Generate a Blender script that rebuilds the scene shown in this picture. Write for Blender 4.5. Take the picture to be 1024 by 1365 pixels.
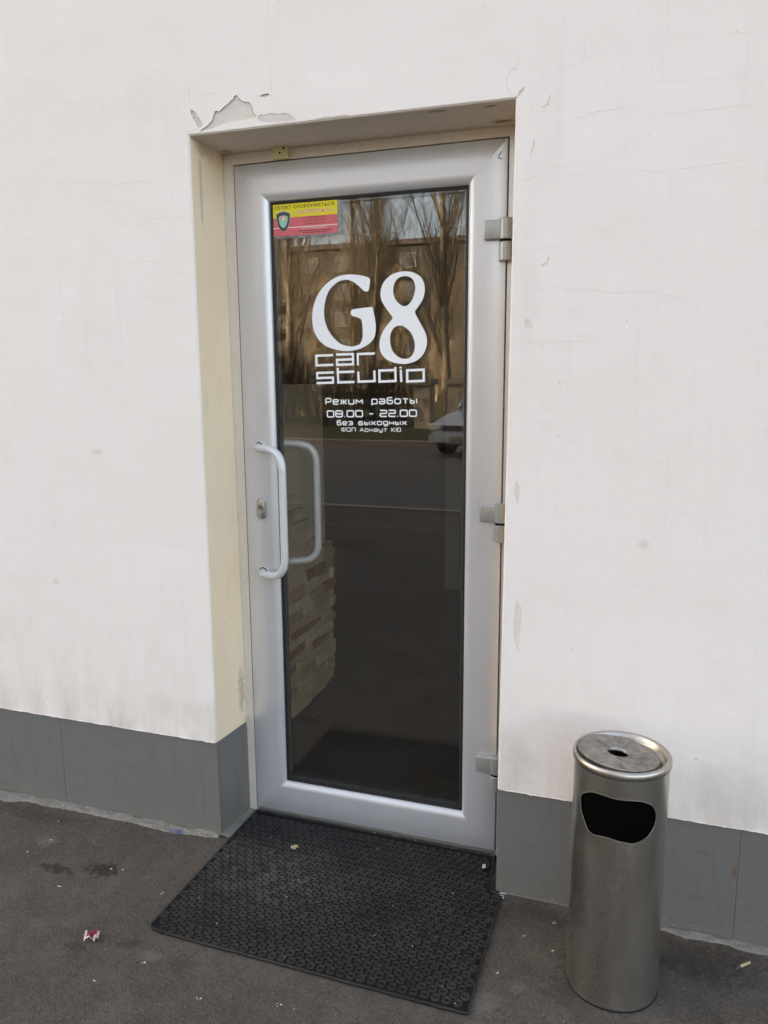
import bpy, bmesh, math, random
from mathutils import Vector, Matrix, noise
from mathutils.geometry import delaunay_2d_cdt, tessellate_polygon

# ------------------------------------------------------------------ scene, camera, light
for o in list(bpy.data.objects):
    bpy.data.objects.remove(o, do_unlink=True)
sc = bpy.context.scene
COL = sc.collection
R = math.radians

cam_d = bpy.data.cameras.new('camera')
cam_d.sensor_fit = 'VERTICAL'
cam_d.sensor_height = 36.0
cam_d.lens = 1038.5 / 1365 * 36.0
cam_d.clip_start = 0.05
cam_d.clip_end = 2000
cam = bpy.data.objects.new('camera', cam_d)
COL.objects.link(cam)
fw = Vector((-0.31849853, 0.93244984, -0.17057546))
rt = Vector((0.94665903, 0.32217248, -0.00644777))
up = Vector((-0.04894249, 0.1635304, 0.98532352))
m = Matrix((rt, up, -fw)).transposed().to_4x4()
m.translation = Vector((1.2008, -1.9978, 1.4535))
cam.matrix_world = m
sc.camera = cam

SUN_EL = R(22)
SUN_AZ = Vector((-0.82, 0.57))           # horizontal direction towards the sun: behind the building, from the left
world = bpy.data.worlds.new('World')
sc.world = world
world.use_nodes = True
nt = world.node_tree
nt.nodes.clear()
wo = nt.nodes.new('ShaderNodeOutputWorld')
bg = nt.nodes.new('ShaderNodeBackground')
sky = nt.nodes.new('ShaderNodeTexSky')
sky.sky_type = 'NISHITA'
sky.sun_disc = False
sky.sun_elevation = SUN_EL
sky.sun_rotation = math.atan2(SUN_AZ.x, SUN_AZ.y)
sky.air_density = 0.65
sky.dust_density = 4.0
sky.ozone_density = 0.5
bg.inputs['Strength'].default_value = 0.15
nt.links.new(sky.outputs[0], bg.inputs[0])
nt.links.new(bg.outputs[0], wo.inputs[0])
sun_d = bpy.data.lights.new('sun', 'SUN')
sun_d.energy = 2.8
sun_d.angle = R(0.53)
sun_d.color = (1.0, 0.96, 0.90)
sun = bpy.data.objects.new('sun', sun_d)
COL.objects.link(sun)
to_sun = Vector((SUN_AZ.x, SUN_AZ.y, 0)).normalized() * math.cos(SUN_EL) + Vector((0, 0, math.sin(SUN_EL)))
sun.rotation_euler = to_sun.to_track_quat('Z', 'Y').to_euler()

vs = sc.view_settings
vs.view_transform = 'Standard'
vs.look = 'None'
vs.gamma = 1.0
vs.use_curve_mapping = False
vs.exposure = 2.95
vs.use_white_balance = True              # the phone balanced for open shade
vs.white_balance_temperature = 9400
vs.white_balance_tint = 10
sc.cycles.use_denoising = True
sc.cycles.transparent_max_bounces = 24
sc.cycles.max_bounces = 10
sc.cycles.diffuse_bounces = 5
sc.cycles.sample_clamp_indirect = 6.0

rnd = random.Random(7)

# ------------------------------------------------------------------ material helpers
class NG:
    """small helper around a node tree"""
    def __init__(self, name):
        self.m = bpy.data.materials.new(name)
        self.m.use_nodes = True
        self.t = self.m.node_tree
        self.b = self.t.nodes['Principled BSDF']
        tc = self.t.nodes.new('ShaderNodeTexCoord')
        self.P = tc.outputs['Object']
        geo = self.t.nodes.new('ShaderNodeNewGeometry')
        self.W = geo.outputs['Position']
        self.back = geo.outputs['Backfacing']
    def n(self, k): return self.t.nodes.new(k)
    def l(self, a, b): self.t.links.new(a, b)
    def set(self, sock, v):
        if hasattr(v, 'is_output') or isinstance(v, bpy.types.NodeSocket): self.l(v, sock)
        else: sock.default_value = v
    def math(self, op, a, b=None, clamp=False):
        x = self.n('ShaderNodeMath'); x.operation = op; x.use_clamp = clamp
        self.set(x.inputs[0], a)
        if b is not None: self.set(x.inputs[1], b)
        return x.outputs[0]
    def scale(self, v, s):
        x = self.n('ShaderNodeVectorMath'); x.operation = 'MULTIPLY'
        self.set(x.inputs[0], v); x.inputs[1].default_value = s
        return x.outputs[0]
    def add(self, v, s):
        x = self.n('ShaderNodeVectorMath'); x.operation = 'ADD'
        self.set(x.inputs[0], v); self.set(x.inputs[1], s)
        return x.outputs[0]
    def noise(self, v, s, d=4, r=.55, dist=0.0):
        x = self.n('ShaderNodeTexNoise'); self.set(x.inputs['Vector'], v)
        x.inputs['Scale'].default_value = s; x.inputs['Detail'].default_value = d
        x.inputs['Roughness'].default_value = r; x.inputs['Distortion'].default_value = dist
        return x.outputs['Fac']
    def voro(self, v, s, feat='F1', out='Distance'):
        x = self.n('ShaderNodeTexVoronoi'); x.feature = feat; self.set(x.inputs['Vector'], v)
        x.inputs['Scale'].default_value = s
        return x.outputs[out]
    def ramp(self, f, stops):
        x = self.n('ShaderNodeValToRGB'); self.set(x.inputs[0], f)
        e = x.color_ramp.elements
        while len(e) < len(stops): e.new(.5)
        for i, (p, c) in enumerate(stops):
            e[i].position = p
            e[i].color = (c, c, c, 1) if isinstance(c, (int, float)) else (*c, 1)
        return x.outputs[0]
    def mix(self, f, a, b, mode='MIX'):
        x = self.n('ShaderNodeMix'); x.data_type = 'RGBA'; x.blend_type = mode
        self.set(x.inputs[0], f)
        for i, v in ((6, a), (7, b)):
            self.set(x.inputs[i], (*v, 1) if isinstance(v, tuple) and len(v) == 3 else v)
        return x.outputs[2]
    def spot(self, c, r, soft=.35, ns=9.0, namp=.8):
        """irregular stain mask round the object-space point c with radii r"""
        d = self.n('ShaderNodeVectorMath'); d.operation = 'SUBTRACT'
        self.set(d.inputs[0], self.P); d.inputs[1].default_value = c
        q = self.scale(d.outputs[0], (1/r[0], 1/r[1], 1/r[2]))
        ln = self.n('ShaderNodeVectorMath'); ln.operation = 'LENGTH'; self.l(q, ln.inputs[0])
        nz = self.noise(self.P, ns, 5, .65)
        v = self.math('ADD', ln.outputs['Value'], self.math('MULTIPLY', self.math('SUBTRACT', nz, .5), namp*2))
        return self.ramp(v, [(max(0, .55-soft), 1.0), (min(1, .55+soft), 0.0)])
    def bump(self, h, dist, strength=1.0, prev=None):
        x = self.n('ShaderNodeBump'); x.inputs['Distance'].default_value = dist
        x.inputs['Strength'].default_value = strength
        self.set(x.inputs['Height'], h)
        if prev is not None: self.l(prev, x.inputs['Normal'])
        return x.outputs[0]
    def out(self, col=None, rough=None, metal=None, spec=None, nrm=None):
        b = self.b
        if col is not None: self.set(b.inputs['Base Color'], (*col, 1) if isinstance(col, tuple) and len(col) == 3 else col)
        if rough is not None: self.set(b.inputs['Roughness'], rough)
        if metal is not None: self.set(b.inputs['Metallic'], metal)
        if spec is not None: self.set(b.inputs['Specular IOR Level'], spec)
        if nrm is not None: self.l(nrm, b.inputs['Normal'])
        return self.m

def plain(name, col, rough=.6, metal=0.0, spec=.5, var=.12, ns=30.0, bump=0.0):
    g = NG(name)
    f = g.noise(g.P, ns, 4)
    a = tuple(c*(1-var) for c in col); b = tuple(min(1, c*(1+var)) for c in col)
    c = g.mix(f, a, b)
    nr = g.bump(f, bump) if bump else None
    return g.out(c, rough, metal, spec, nr)

M = {}
def mats():
    # --- white wall paint on hand-trowelled plaster
    g = NG('wall_paint')
    big = g.noise(g.P, 1.3, 5, .6)
    mid = g.noise(g.P, 6.0, 5, .6)
    stre = g.noise(g.scale(g.P, (2.5, 1, 38)), 1.0, 5, .65, .6)
    strv = g.noise(g.scale(g.P, (40, 1, 2.2)), 1.0, 4, .6)
    c = g.mix(g.ramp(big, [(.35, 0.0), (.65, 1.0)]), (.822, .752, .708), (.835, .770, .732))
    c = g.mix(g.ramp(mid, [(.45, 0.0), (.75, .35)]), c, (.765, .69, .635))
    c = g.mix(g.ramp(strv, [(.55, 0.0), (.8, .22)]), c, (.62, .60, .57))
    c = g.mix(g.ramp(stre, [(.60, 0.0), (.78, .14)]), c, (.60, .57, .54))
    for p, r_, k in (((-.17, 0, 2.22), (.16, .5, .10), .10), ((.93, 0, 2.1), (.06, .5, .25), .10), ((1.45, 0, .40), (.25, .5, .10), .35),
                     ((.90, 0, 1.65), (.04, .5, .35), .12), ((-.15, 0, .42), (.2, .5, .06), .25), ((.9, 0, .42), (.08, .5, .12), .35),
                     ((-.62, 0, .8), (.02, .5, .015), .4), ((-.42, 0, 1.23), (.03, .5, .015), .4), ((1.2, 0, 1.04), (.02, .5, .02), .4)):
        c = g.mix(g.math('MULTIPLY', g.spot(p, r_), k), c, (.52, .48, .43))
    sx_ = g.n('ShaderNodeSeparateXYZ'); g.l(g.P, sx_.inputs[0])
    base_d = g.math('MULTIPLY', g.ramp(g.math('SUBTRACT', sx_.outputs[2], .32), [(.0, 1.0), (.16, .25), (.5, 0.0)]), g.ramp(g.noise(g.scale(g.P, (14, 1, 5)), 1.0, 5, .65), [(.38, 0.0), (.72, .75)]))
    c = g.mix(base_d, c, (.56, .48, .41))
    speck = g.noise(g.P, 70.0, 2, .5)
    c = g.mix(g.ramp(speck, [(.735, 0.0), (.76, .5)]), c, (.42, .38, .33))
    n1 = g.bump(big, .022, .5)
    n2 = g.bump(mid, .0028, .4, n1)
    n3 = g.bump(stre, .0005, .6, n2)
    n4 = g.bump(g.noise(g.P, 150, 5, .7), .0012, .7, n3)
    M['paint'] = g.out(c, .72, 0, .3, n4)
    # --- bare plaster under the peeled paint
    g = NG('bare_plaster')
    f = g.noise(g.P, 45, 6, .65); f2 = g.noise(g.P, 260, 3, .6)
    c = g.mix(f, (.64, .56, .505), (.77, .69, .635))
    c = g.mix(g.ramp(f2, [(.5, 0.0), (.7, .35)]), c, (.52, .45, .40))
    M['bare'] = g.out(c, .9, 0, .2, g.bump(f2, .0012, .8, g.bump(f, .002)))
    g = NG('crack_dirt')
    M['crack'] = g.out(g.mix(g.noise(g.P, 90, 3), (.60, .525, .47), (.74, .65, .595)), .95, 0, .1)
    # --- beige paint of the door recess
    g = NG('beige_paint')
    big = g.noise(g.P, 3, 4); mid = g.noise(g.scale(g.P, (1, 1, .35)), 24, 5, .6)
    c = g.mix(g.ramp(big, [(.35, 0.0), (.65, 1.0)]), (.85, .675, .49), (.875, .715, .535))
    c = g.mix(g.ramp(mid, [(.55, 0.0), (.75, .4)]), c, (.70, .60, .46))
    c = g.mix(g.math('MULTIPLY', g.spot((-.03, .15, .44), (.3, .03, .12), .2, 60), .7), c, (.45, .36, .28))
    c = g.mix(g.math('MULTIPLY', g.spot((-.04, .05, 1.98), (.3, .013, .17), .15, 26, .5), .6), c, (.45, .40, .33))
    c = g.mix(g.math('MULTIPLY', g.spot((-.04, .08, 2.09), (.3, .08, .03), .3, 40, .8), .5), c, (.36, .31, .26))
    sp = g.noise(g.P, 120, 3)
    c = g.mix(g.ramp(sp, [(.70, 0.0), (.74, .6)]), c, (.36, .29, .22))
    n1 = g.bump(big, .012, .5); n2 = g.bump(mid, .002, .5, n1); n3 = g.bump(g.noise(g.P, 260, 3), .0005, .6, n2)
    M['beige'] = g.out(c, .6, 0, .35, n3)
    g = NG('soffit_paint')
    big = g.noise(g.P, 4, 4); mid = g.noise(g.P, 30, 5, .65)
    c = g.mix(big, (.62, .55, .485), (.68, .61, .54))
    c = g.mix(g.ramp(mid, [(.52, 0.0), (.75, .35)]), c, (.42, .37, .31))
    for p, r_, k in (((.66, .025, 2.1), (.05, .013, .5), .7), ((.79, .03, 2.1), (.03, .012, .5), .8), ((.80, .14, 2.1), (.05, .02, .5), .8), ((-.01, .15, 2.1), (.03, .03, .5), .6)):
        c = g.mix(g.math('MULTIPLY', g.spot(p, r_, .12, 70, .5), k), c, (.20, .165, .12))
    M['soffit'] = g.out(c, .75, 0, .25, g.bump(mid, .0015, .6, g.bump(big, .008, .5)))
    # --- caulk
    g = NG('caulk'); f = g.noise(g.P, 70, 5, .6)
    M['caulk'] = g.out(g.mix(f, (.50, .445, .37), (.64, .585, .51)), .7, 0, .3, g.bump(f, .002))
    # --- grey porcelain plinth tile
    g = NG('plinth_tile')
    f = g.noise(g.P, 5, 5, .6); f2 = g.noise(g.scale(g.P, (1, 1, .2)), 26, 4, .6); f3 = g.noise(g.P, 420, 2)
    c = g.mix(f, (.142, .138, .132), (.164, .160, .153))
    c = g.mix(g.ramp(f2, [(.52, 0.0), (.78, .45)]), c, (.105, .098, .088))
    c = g.mix(g.math('MULTIPLY', g.spot((1.462, 0, .20), (.012, .5, .035), .3, 60, .4), .8), c, (.16, .085, .05))
    low = g.n('ShaderNodeSeparateXYZ'); g.l(g.P, low.inputs[0])
    dirt = g.math('MULTIPLY', g.ramp(low.outputs[2], [(.0, 1.0), (.12, 0.0)]), g.ramp(g.noise(g.P, 30, 5), [(.35, 0.0), (.7, .9)]))
    c = g.mix(dirt, c, (.165, .145, .12))
    spl = g.math('MULTIPLY', g.ramp(low.outputs[2], [(.0, 1.0), (.30, .15)]), g.ramp(g.noise(g.P, 85, 3, .6), [(.62, 0.0), (.70, .6)]))
    c = g.mix(spl, c, (.26, .24, .21))
    scf = g.noise(g.scale(g.P, (3, 3, 26)), 2.0, 4, .7)
    c = g.mix(g.ramp(scf, [(.60, 0.0), (.72, .55)]), c, (.085, .076, .064))
    M['tile'] = g.out(c, g.ramp(f2, [(.3, .30), (.75, .52)]), 0, .5, g.bump(f3, .0002, .5, g.bump(f, .002, .4)))
    M['grout'] = plain('grout', (.24, .23, .21), .9, 0, .2, .25, 60, .001)
    # --- mortar at the foot of the wall
    g = NG('mortar'); f = g.noise(g.P, 22, 6, .65); f2 = g.noise(g.P, 200, 4, .6)
    c = g.mix(f, (.135, .125, .108), (.30, .28, .25)); c = g.mix(g.ramp(f2, [(.5, 0.0), (.72, .6)]), c, (.10, .088, .073))
    c = g.mix(g.math('MULTIPLY', g.spot((-.19, -.028, 0), (.05, .012, .5), .25, 90, 1.2), .8), c, (.04, .075, .17))
    M['mortar'] = g.out(c, .95, 0, .15, g.bump(f2, .002, .8, g.bump(f, .006)))
    # --- asphalt
    g = NG('asphalt')
    agg = g.voro(g.P, 210, 'F1', 'Color'); sep = g.n('ShaderNodeSeparateColor'); g.l(agg, sep.inputs[0])
    vd = g.voro(g.P, 210)
    f1 = g.noise(g.P, 2.2, 5, .6); f2 = g.noise(g.P, 14, 5, .65); f3 = g.noise(g.P, 330, 3, .7); f4 = g.noise(g.P, 900, 2, .6)
    c = g.mix(g.ramp(f1, [(.3, 0.0), (.7, 1.0)]), (.066, .053, .041), (.101, .083, .066))
    c = g.mix(g.ramp(f2, [(.40, 0.0), (.70, .7)]), c, (.046, .037, .029))
    c = g.mix(g.ramp(g.noise(g.P, 5.5, 6, .7), [(.48, 0.0), (.66, .6)]), c, (.116, .097, .078))
    c = g.mix(g.ramp(sep.outputs[0], [(.60, 0.0), (1.0, .55)]), c, (.125, .112, .097))
    c = g.mix(g.ramp(sep.outputs[1], [(.70, 0.0), (1.0, .7)]), c, (.035, .032, .03))
    c = g.mix(g.ramp(f3, [(.52, 0.0), (.72, .45)]), c, (.110, .094, .078))
    c = g.mix(g.ramp(g.noise(g.P, 55, 3), [(.68, 0.0), (.75, .5)]), c, (.165, .148, .13))
    for p, r_, k in (((-.43, -.30, 0), (.10, .030, .5), .95), ((-.29, -.262, 0), (.08, .055, .5), 1.0), ((-.02, -.50, 0), (.06, .03, .5), .5), ((-.15, -.55, 0), (.05, .035, .5), .5),
                     ((1.36, -.10, 0), (.22, .12, .5), .55), ((.98, -.05, 0), (.2, .07, .5), .5), ((.15, -.53, 0), (.05, .05, .5), .4), ((-.7, -.08, 0), (.3, .05, .5), .45), ((1.08, -.30, 0), (.10, .08, .5), .4)):
        c = g.mix(g.math('MULTIPLY', g.spot(p, r_, .22, 42, 1.3), k), c, (.026, .021, .017))
    for p, r_ in (((.06, -.52, 0), (.045, .03, .5)), ((.90, -.40, 0), (.06, .06, .5)), ((-.56, -.19, 0), (.05, .04, .5)), ((.96, -.33, 0), (.035, .03, .5))):
        c = g.mix(g.math('MULTIPLY', g.spot(p, r_, .3, 60, 1.2), .3), c, (.20, .185, .165))
    n1 = g.bump(f1, .02, .5); n2 = g.bump(f2, .006, .5, n1)
    n3 = g.bump(vd, .0022, .8, n2); n4 = g.bump(f3, .0018, .9, n3)
    M['asphalt'] = g.out(c, .85, 0, .35, n4)
    # --- door metal, rubber, glass
    g = NG('silver_paint'); f = g.noise(g.P, 7, 4); f2 = g.noise(g.scale(g.P, (1, 1, .15)), 60, 4, .6)
    c = g.mix(f, (.615, .62, .645), (.655, .66, .685)); c = g.mix(g.ramp(f2, [(.55, 0.0), (.8, .10)]), c, (.50, .50, .51))
    M['silver'] = g.out(c, g.ramp(f, [(.3, .34), (.8, .41)]), .5, .5)
    g = NG('frame_painted_reflection'); f = g.noise(g.P, 9, 4); f2 = g.noise(g.P, 60, 4, .6)  # silver frame; the beige mirrored from the recess is painted into its colour
    c = g.mix(f, (.66, .585, .525), (.71, .635, .57)); c = g.mix(g.ramp(f2, [(.5, 0.0), (.75, .35)]), c, (.45, .42, .38))
    M['frame'] = g.out(c, .42, .2, .5, g.bump(f2, .0006, .4))
    M['handle'] = plain('handle_lacquer', (.62, .62, .635), .3, .15, .5, .05, 20)
    M['hinge'] = plain('hinge_lacquer', (.37, .375, .37), .34, .4, .5, .15, 60)
    M['rubber'] = plain('gasket_rubber', (.014, .014, .016), .5, 0, .4)
    M['spacer'] = plain('spacer', (.10, .105, .11), .45, .6)
    M['dark'] = plain('dark_gap', (.006, .006, .006), .9, 0, .1)
    M['chrome'] = plain('lock_metal', (.46, .45, .44), .25, .9, .5, .08, 80)
    M['yellow_plastic'] = plain('aged_plastic', (.62, .54, .30), .45, 0, .5, .1, 40)
    g = NG('glass')
    tr = g.n('ShaderNodeBsdfTransparent'); tr.inputs[0].default_value = (.988, .986, .978, 1)
    gl = g.n('ShaderNodeBsdfGlossy'); gl.inputs['Roughness'].default_value = 0.0; gl.inputs[0].default_value = (1, 1, 1, 1)
    fr = g.n('ShaderNodeFresnel')
    ior = g.math('ADD', 1.6, g.math('MULTIPLY', g.back, 1/1.6 - 1.6))
    g.l(ior, fr.inputs['IOR'])
    g.l(g.bump(g.noise(g.P, 2.2, 2), .00012, 1.0), gl.inputs['Normal'])
    du = g.n('ShaderNodeBsdfDiffuse'); du.inputs[0].default_value = (.5, .47, .43, 1)          # faint dust and wiping marks
    m0 = g.n('ShaderNodeMixShader'); g.set(m0.inputs[0], g.ramp(g.noise(g.scale(g.P, (1, 1, 2.2)), 7, 5, .65, .8), [(.42, .0), (.75, .005)])); g.l(tr.outputs[0], m0.inputs[1]); g.l(du.outputs[0], m0.inputs[2])
    mx = g.n('ShaderNodeMixShader'); g.l(fr.outputs[0], mx.inputs[0]); g.l(m0.outputs[0], mx.inputs[1]); g.l(gl.outputs[0], mx.inputs[2])
    g.l(mx.outputs[0], g.t.nodes['Material Output'].inputs[0])
    M['glass'] = g.m
    g = NG('clear_film')
    tr = g.n('ShaderNodeBsdfTransparent'); df = g.n('ShaderNodeBsdfDiffuse'); df.inputs[0].default_value = (.6, .58, .55, 1)
    mx = g.n('ShaderNodeMixShader'); g.set(mx.inputs[0], g.ramp(g.noise(g.P, 60, 4), [(.35, .12), (.7, .5)])); g.l(tr.outputs[0], mx.inputs[1]); g.l(df.outputs[0], mx.inputs[2])
    g.l(mx.outputs[0], g.t.nodes['Material Output'].inputs[0]); M['film'] = g.m
    M['vinyl'] = plain('white_vinyl', (.86, .865, .875), .55, 0, .4, .03, 30)
    # --- mat
    g = NG('mat_rubber'); f = g.noise(g.W, 6, 5, .6); f2 = g.noise(g.W, 130, 4, .65)
    c = g.mix(g.ramp(f, [(.38, 0.0), (.68, 1.0)]), (.019, .0178, .0168), (.036, .034, .0315))
    dust = g.n('ShaderNodeVectorMath'); dust.operation = 'SUBTRACT'; g.l(g.W, dust.inputs[0]); dust.inputs[1].default_value = (.22, -.16, 0)
    ln = g.n('ShaderNodeVectorMath'); ln.operation = 'LENGTH'; g.l(g.scale(dust.outputs[0], (3.2, 4.5, 0)), ln.inputs[0])
    dm = g.math('MULTIPLY', g.ramp(ln.outputs['Value'], [(.0, 1.0), (1.0, 0.0)]), g.ramp(g.noise(g.W, 28, 5, .7), [(.35, 0.0), (.68, 1.0)]))
    c = g.mix(g.math('MULTIPLY', dm, .9), c, (.115, .108, .098))
    c = g.mix(g.ramp(f2, [(.55, 0.0), (.75, .55)]), c, (.075, .070, .063))
    M['mat'] = g.out(c, .72, 0, .28, g.bump(f2, .0006))
    # --- stainless bin
    g = NG('stainless_steel')
    f = g.noise(g.scale(g.P, (1, 1, .25)), 9, 5, .6); f2 = g.noise(g.scale(g.P, (3, 3, 120)), 3.0, 3, .6); f3 = g.noise(g.P, 55, 5, .7)
    c = g.mix(f, (.50, .48, .45), (.60, .58, .55)); c = g.mix(g.ramp(f3, [(.60, 0.0), (.76, .22)]), c, (.26, .235, .20))
    ro = g.math('ADD', g.ramp(f, [(.3, .25), (.75, .36)]), g.math('MULTIPLY', g.ramp(f3, [(.5, 0.0), (.75, 1.0)]), .10))
    M['steel'] = g.out(c, ro, 1.0, .5, g.bump(f2, .00010, .6, g.bump(f, .004, .3)))
    g = NG('grimy_steel')
    f = g.noise(g.P, 26, 6, .7); f2 = g.noise(g.P, 90, 5, .7)
    c = g.mix(g.ramp(f, [(.35, 0.0), (.65, 1.0)]), (.40, .375, .35), (.20, .175, .15)); c = g.mix(g.ramp(f2, [(.55, 0.0), (.72, .8)]), c, (.055, .045, .038))
    M['grimy'] = g.out(c, g.ramp(f, [(.3, .38), (.7, .6)]), .85, .5, g.bump(f2, .0008))
    M['rim_steel'] = plain('rim_steel', (.46, .43, .39), .36, 1.0, .5, .25, 40)
    M['mat_base_shade'] = plain('mat_base_shade', (.010, .0095, .009), .85, 0, .2, .4, 60)  # darker than the ring rubber: recess shade put into the base colour
    M['bin_inside_shade'] = plain('bin_inside_shade', (.003, .003, .003), 1.0, 0, .0)  # black colour stands for the shade deep inside the bin
mats()

# ------------------------------------------------------------------ mesh helpers
def obj(name, verts, faces, mat, parent=None, smooth=False, mi=None):
    me = bpy.data.meshes.new(name)
    me.from_pydata([tuple(v) for v in verts], [], faces)
    for x in (mat if isinstance(mat, (list, tuple)) else [mat]): me.materials.append(x)
    if mi: me.polygons.foreach_set('material_index', mi)
    if smooth: me.polygons.foreach_set('use_smooth', [True]*len(me.polygons))
    me.update()
    o = bpy.data.objects.new(name, me); COL.objects.link(o)
    if parent: o.parent = parent
    return o
def link(name, me, parent=None, mat4=None):
    o = bpy.data.objects.new(name, me); COL.objects.link(o)
    if parent: o.parent = parent
    if mat4 is not None: o.matrix_basis = mat4
    return o
def thing(name, label, cat, loc=(0, 0, 0), group=None, rz=0.0):
    o = bpy.data.objects.new(name, None); COL.objects.link(o)
    o.empty_display_size = .1
    o.location = loc; o.rotation_euler = (0, 0, rz)
    return tag(o, label, cat, group)
def tag(o, label, cat, group=None):
    o['label'] = label; o['category'] = cat
    if group: o['group'] = group
    return o
def kind(o, k): o['kind'] = k; return o

class MB:
    def __init__(s): s.v = []; s.f = []
    def box(s, x0, x1, y0, y1, z0, z1):
        b = len(s.v)
        s.v += [(x0,y0,z0),(x1,y0,z0),(x1,y1,z0),(x0,y1,z0),(x0,y0,z1),(x1,y0,z1),(x1,y1,z1),(x0,y1,z1)]
        s.f += [tuple(b+i for i in q) for q in ((0,3,2,1),(4,5,6,7),(0,1,5,4),(1,2,6,5),(2,3,7,6),(3,0,4,7))]
        return s
    def quad(s, a, b, c, d):
        n = len(s.v); s.v += [a, b, c, d]; s.f.append((n, n+1, n+2, n+3)); return s
    def tube(s, pts, rad, n=12, caps=True, ref=None):
        pts = [Vector(p) for p in pts]; rings = []
        prev = Vector(ref) if ref else None
        for i, p in enumerate(pts):
            t = (pts[min(i+1, len(pts)-1)] - pts[max(i-1, 0)]).normalized()
            if prev is None:
                prev = t.orthogonal().normalized()
            u = (prev - t*prev.dot(t))
            u = u.normalized() if u.length > 1e-6 else t.orthogonal().normalized()
            w = t.cross(u); prev = u
            r_ = rad[i] if isinstance(rad, (list, tuple)) else rad
            b = len(s.v)
            s.v += [p + (u*math.cos(2*math.pi*k/n) + w*math.sin(2*math.pi*k/n))*r_ for k in range(n)]
            rings.append(b)
        for a, b in zip(rings, rings[1:]):
            s.f += [(a+k, a+(k+1) % n, b+(k+1) % n, b+k) for k in range(n)]
        if caps:
            s.f.append(tuple(rings[0]+k for k in reversed(range(n)))); s.f.append(tuple(rings[-1]+k for k in range(n)))
        return s
    def lathe(s, prof, n=48, c=(0, 0, 0), close=False):
        b0 = len(s.v)
        for r_, z in prof:
            s.v += [(c[0]+r_*math.cos(2*math.pi*k/n), c[1]+r_*math.sin(2*math.pi*k/n), c[2]+z) for k in range(n)]
        m_ = len(prof)
        for i in range(m_ if close else m_-1):
            a = b0+i*n; b = b0+((i+1) % m_)*n
            s.f += [(a+k, a+(k+1) % n, b+(k+1) % n, b+k) for k in range(n)]
        return s
    def make(s, name, mat, parent=None, smooth=False): return obj(name, s.v, s.f, mat, parent, smooth)
def bevel(o, w, seg=2):
    bm = bmesh.new(); bm.from_mesh(o.data)
    bmesh.ops.bevel(bm, geom=list(bm.edges), offset=w, segments=seg, affect='EDGES', profile=.5)
    bm.to_mesh(o.data); bm.free(); o.data.update(); return o
def autosmooth(o, ang=35):
    me = o.data; bm = bmesh.new(); bm.from_mesh(me)
    for f in bm.faces: f.smooth = True
    for e in bm.edges:
        if len(e.link_faces) == 2 and e.calc_face_angle(0) > R(ang): e.smooth = False
    bm.to_mesh(me); bm.free(); me.update(); return o
def inpoly(p, poly):
    x, y = p; c = False; j = len(poly)-1
    for i in range(len(poly)):
        xi, yi = poly[i]; xj, yj = poly[j]
        if (yi > y) != (yj > y) and x < (xj-xi)*(y-yi)/(yj-yi)+xi: c = not c
        j = i
    return c
def rough_line(pts, step, amp, closed=False, seed=0.0):
    out = []; n = len(pts); rng = range(n if closed else n-1)
    for i in rng:
        a = Vector(pts[i]); b = Vector(pts[(i+1) % n]); k = max(1, int((b-a).length/step))
        for j in range(k):
            p = a.lerp(b, j/k); q = (p.x*140+seed, p.y*140, seed)
            out.append((p.x+amp*(noise.noise(q)+.5*noise.noise((q[0]*3, q[1]*3, 5))), p.y+amp*(noise.noise((q[0], q[1], 9+seed))+.5*noise.noise((q[0]*3, q[1]*3, 7)))))
    if not closed: out.append(tuple(pts[-1]))
    return out
def ribbon_poly(pts, w, seed=0.0):
    L = []; Rr = []; n = len(pts)
    for i, p in enumerate(pts):
        a = Vector(pts[max(i-1, 0)]); b = Vector(pts[min(i+1, n-1)]); t = (b-a).normalized(); nn = Vector((-t.y, t.x))
        e = min(1, 4*i/n+.12, 4*(n-1-i)/n+.12)
        k = w*e*(.55+.9*abs(noise.noise((p[0]*60+seed, p[1]*60, seed))))
        L.append((p[0]+nn.x*k/2, p[1]+nn.y*k/2)); Rr.append((p[0]-nn.x*k/2, p[1]-nn.y*k/2))
    return L+Rr[::-1]
def catmull(pts, k=4, closed=True):
    n = len(pts); out = []
    for i in range(n):
        p0, p1, p2, p3 = (Vector(pts[(i+d) % n]) for d in (-1, 0, 1, 2))
        for j in range(k):
            t = j/k
            out.append(tuple(.5*((2*p1)+(p2-p0)*t+(2*p0-5*p1+4*p2-p3)*t*t+(3*p1-p0-3*p2+p3)*t**3)))
    return out
def flat_shape(outer, holes, y, flip=False):
    """planar face set in the XZ plane, facing -y"""
    pts = []; edges = []
    for lp in [outer]+holes:
        b = len(pts); pts += [Vector(p) for p in lp]; edges += [(b+i, b+(i+1) % len(lp)) for i in range(len(lp))]
    v, e, f, *_ = delaunay_2d_cdt(pts, edges, [], 0, 1e-7)
    fs = []
    for t in f:
        c = sum((v[i] for i in t), Vector((0, 0)))/len(t)
        if inpoly(c, outer) and not any(inpoly(c, h) for h in holes):
            a, b, d = (v[i] for i in t[:3])
            fs.append(tuple(t) if (b-a).cross(d-a) > 0 else tuple(t)[::-1])
    return [(p.x, y, p.y) for p in v], fs

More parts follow.
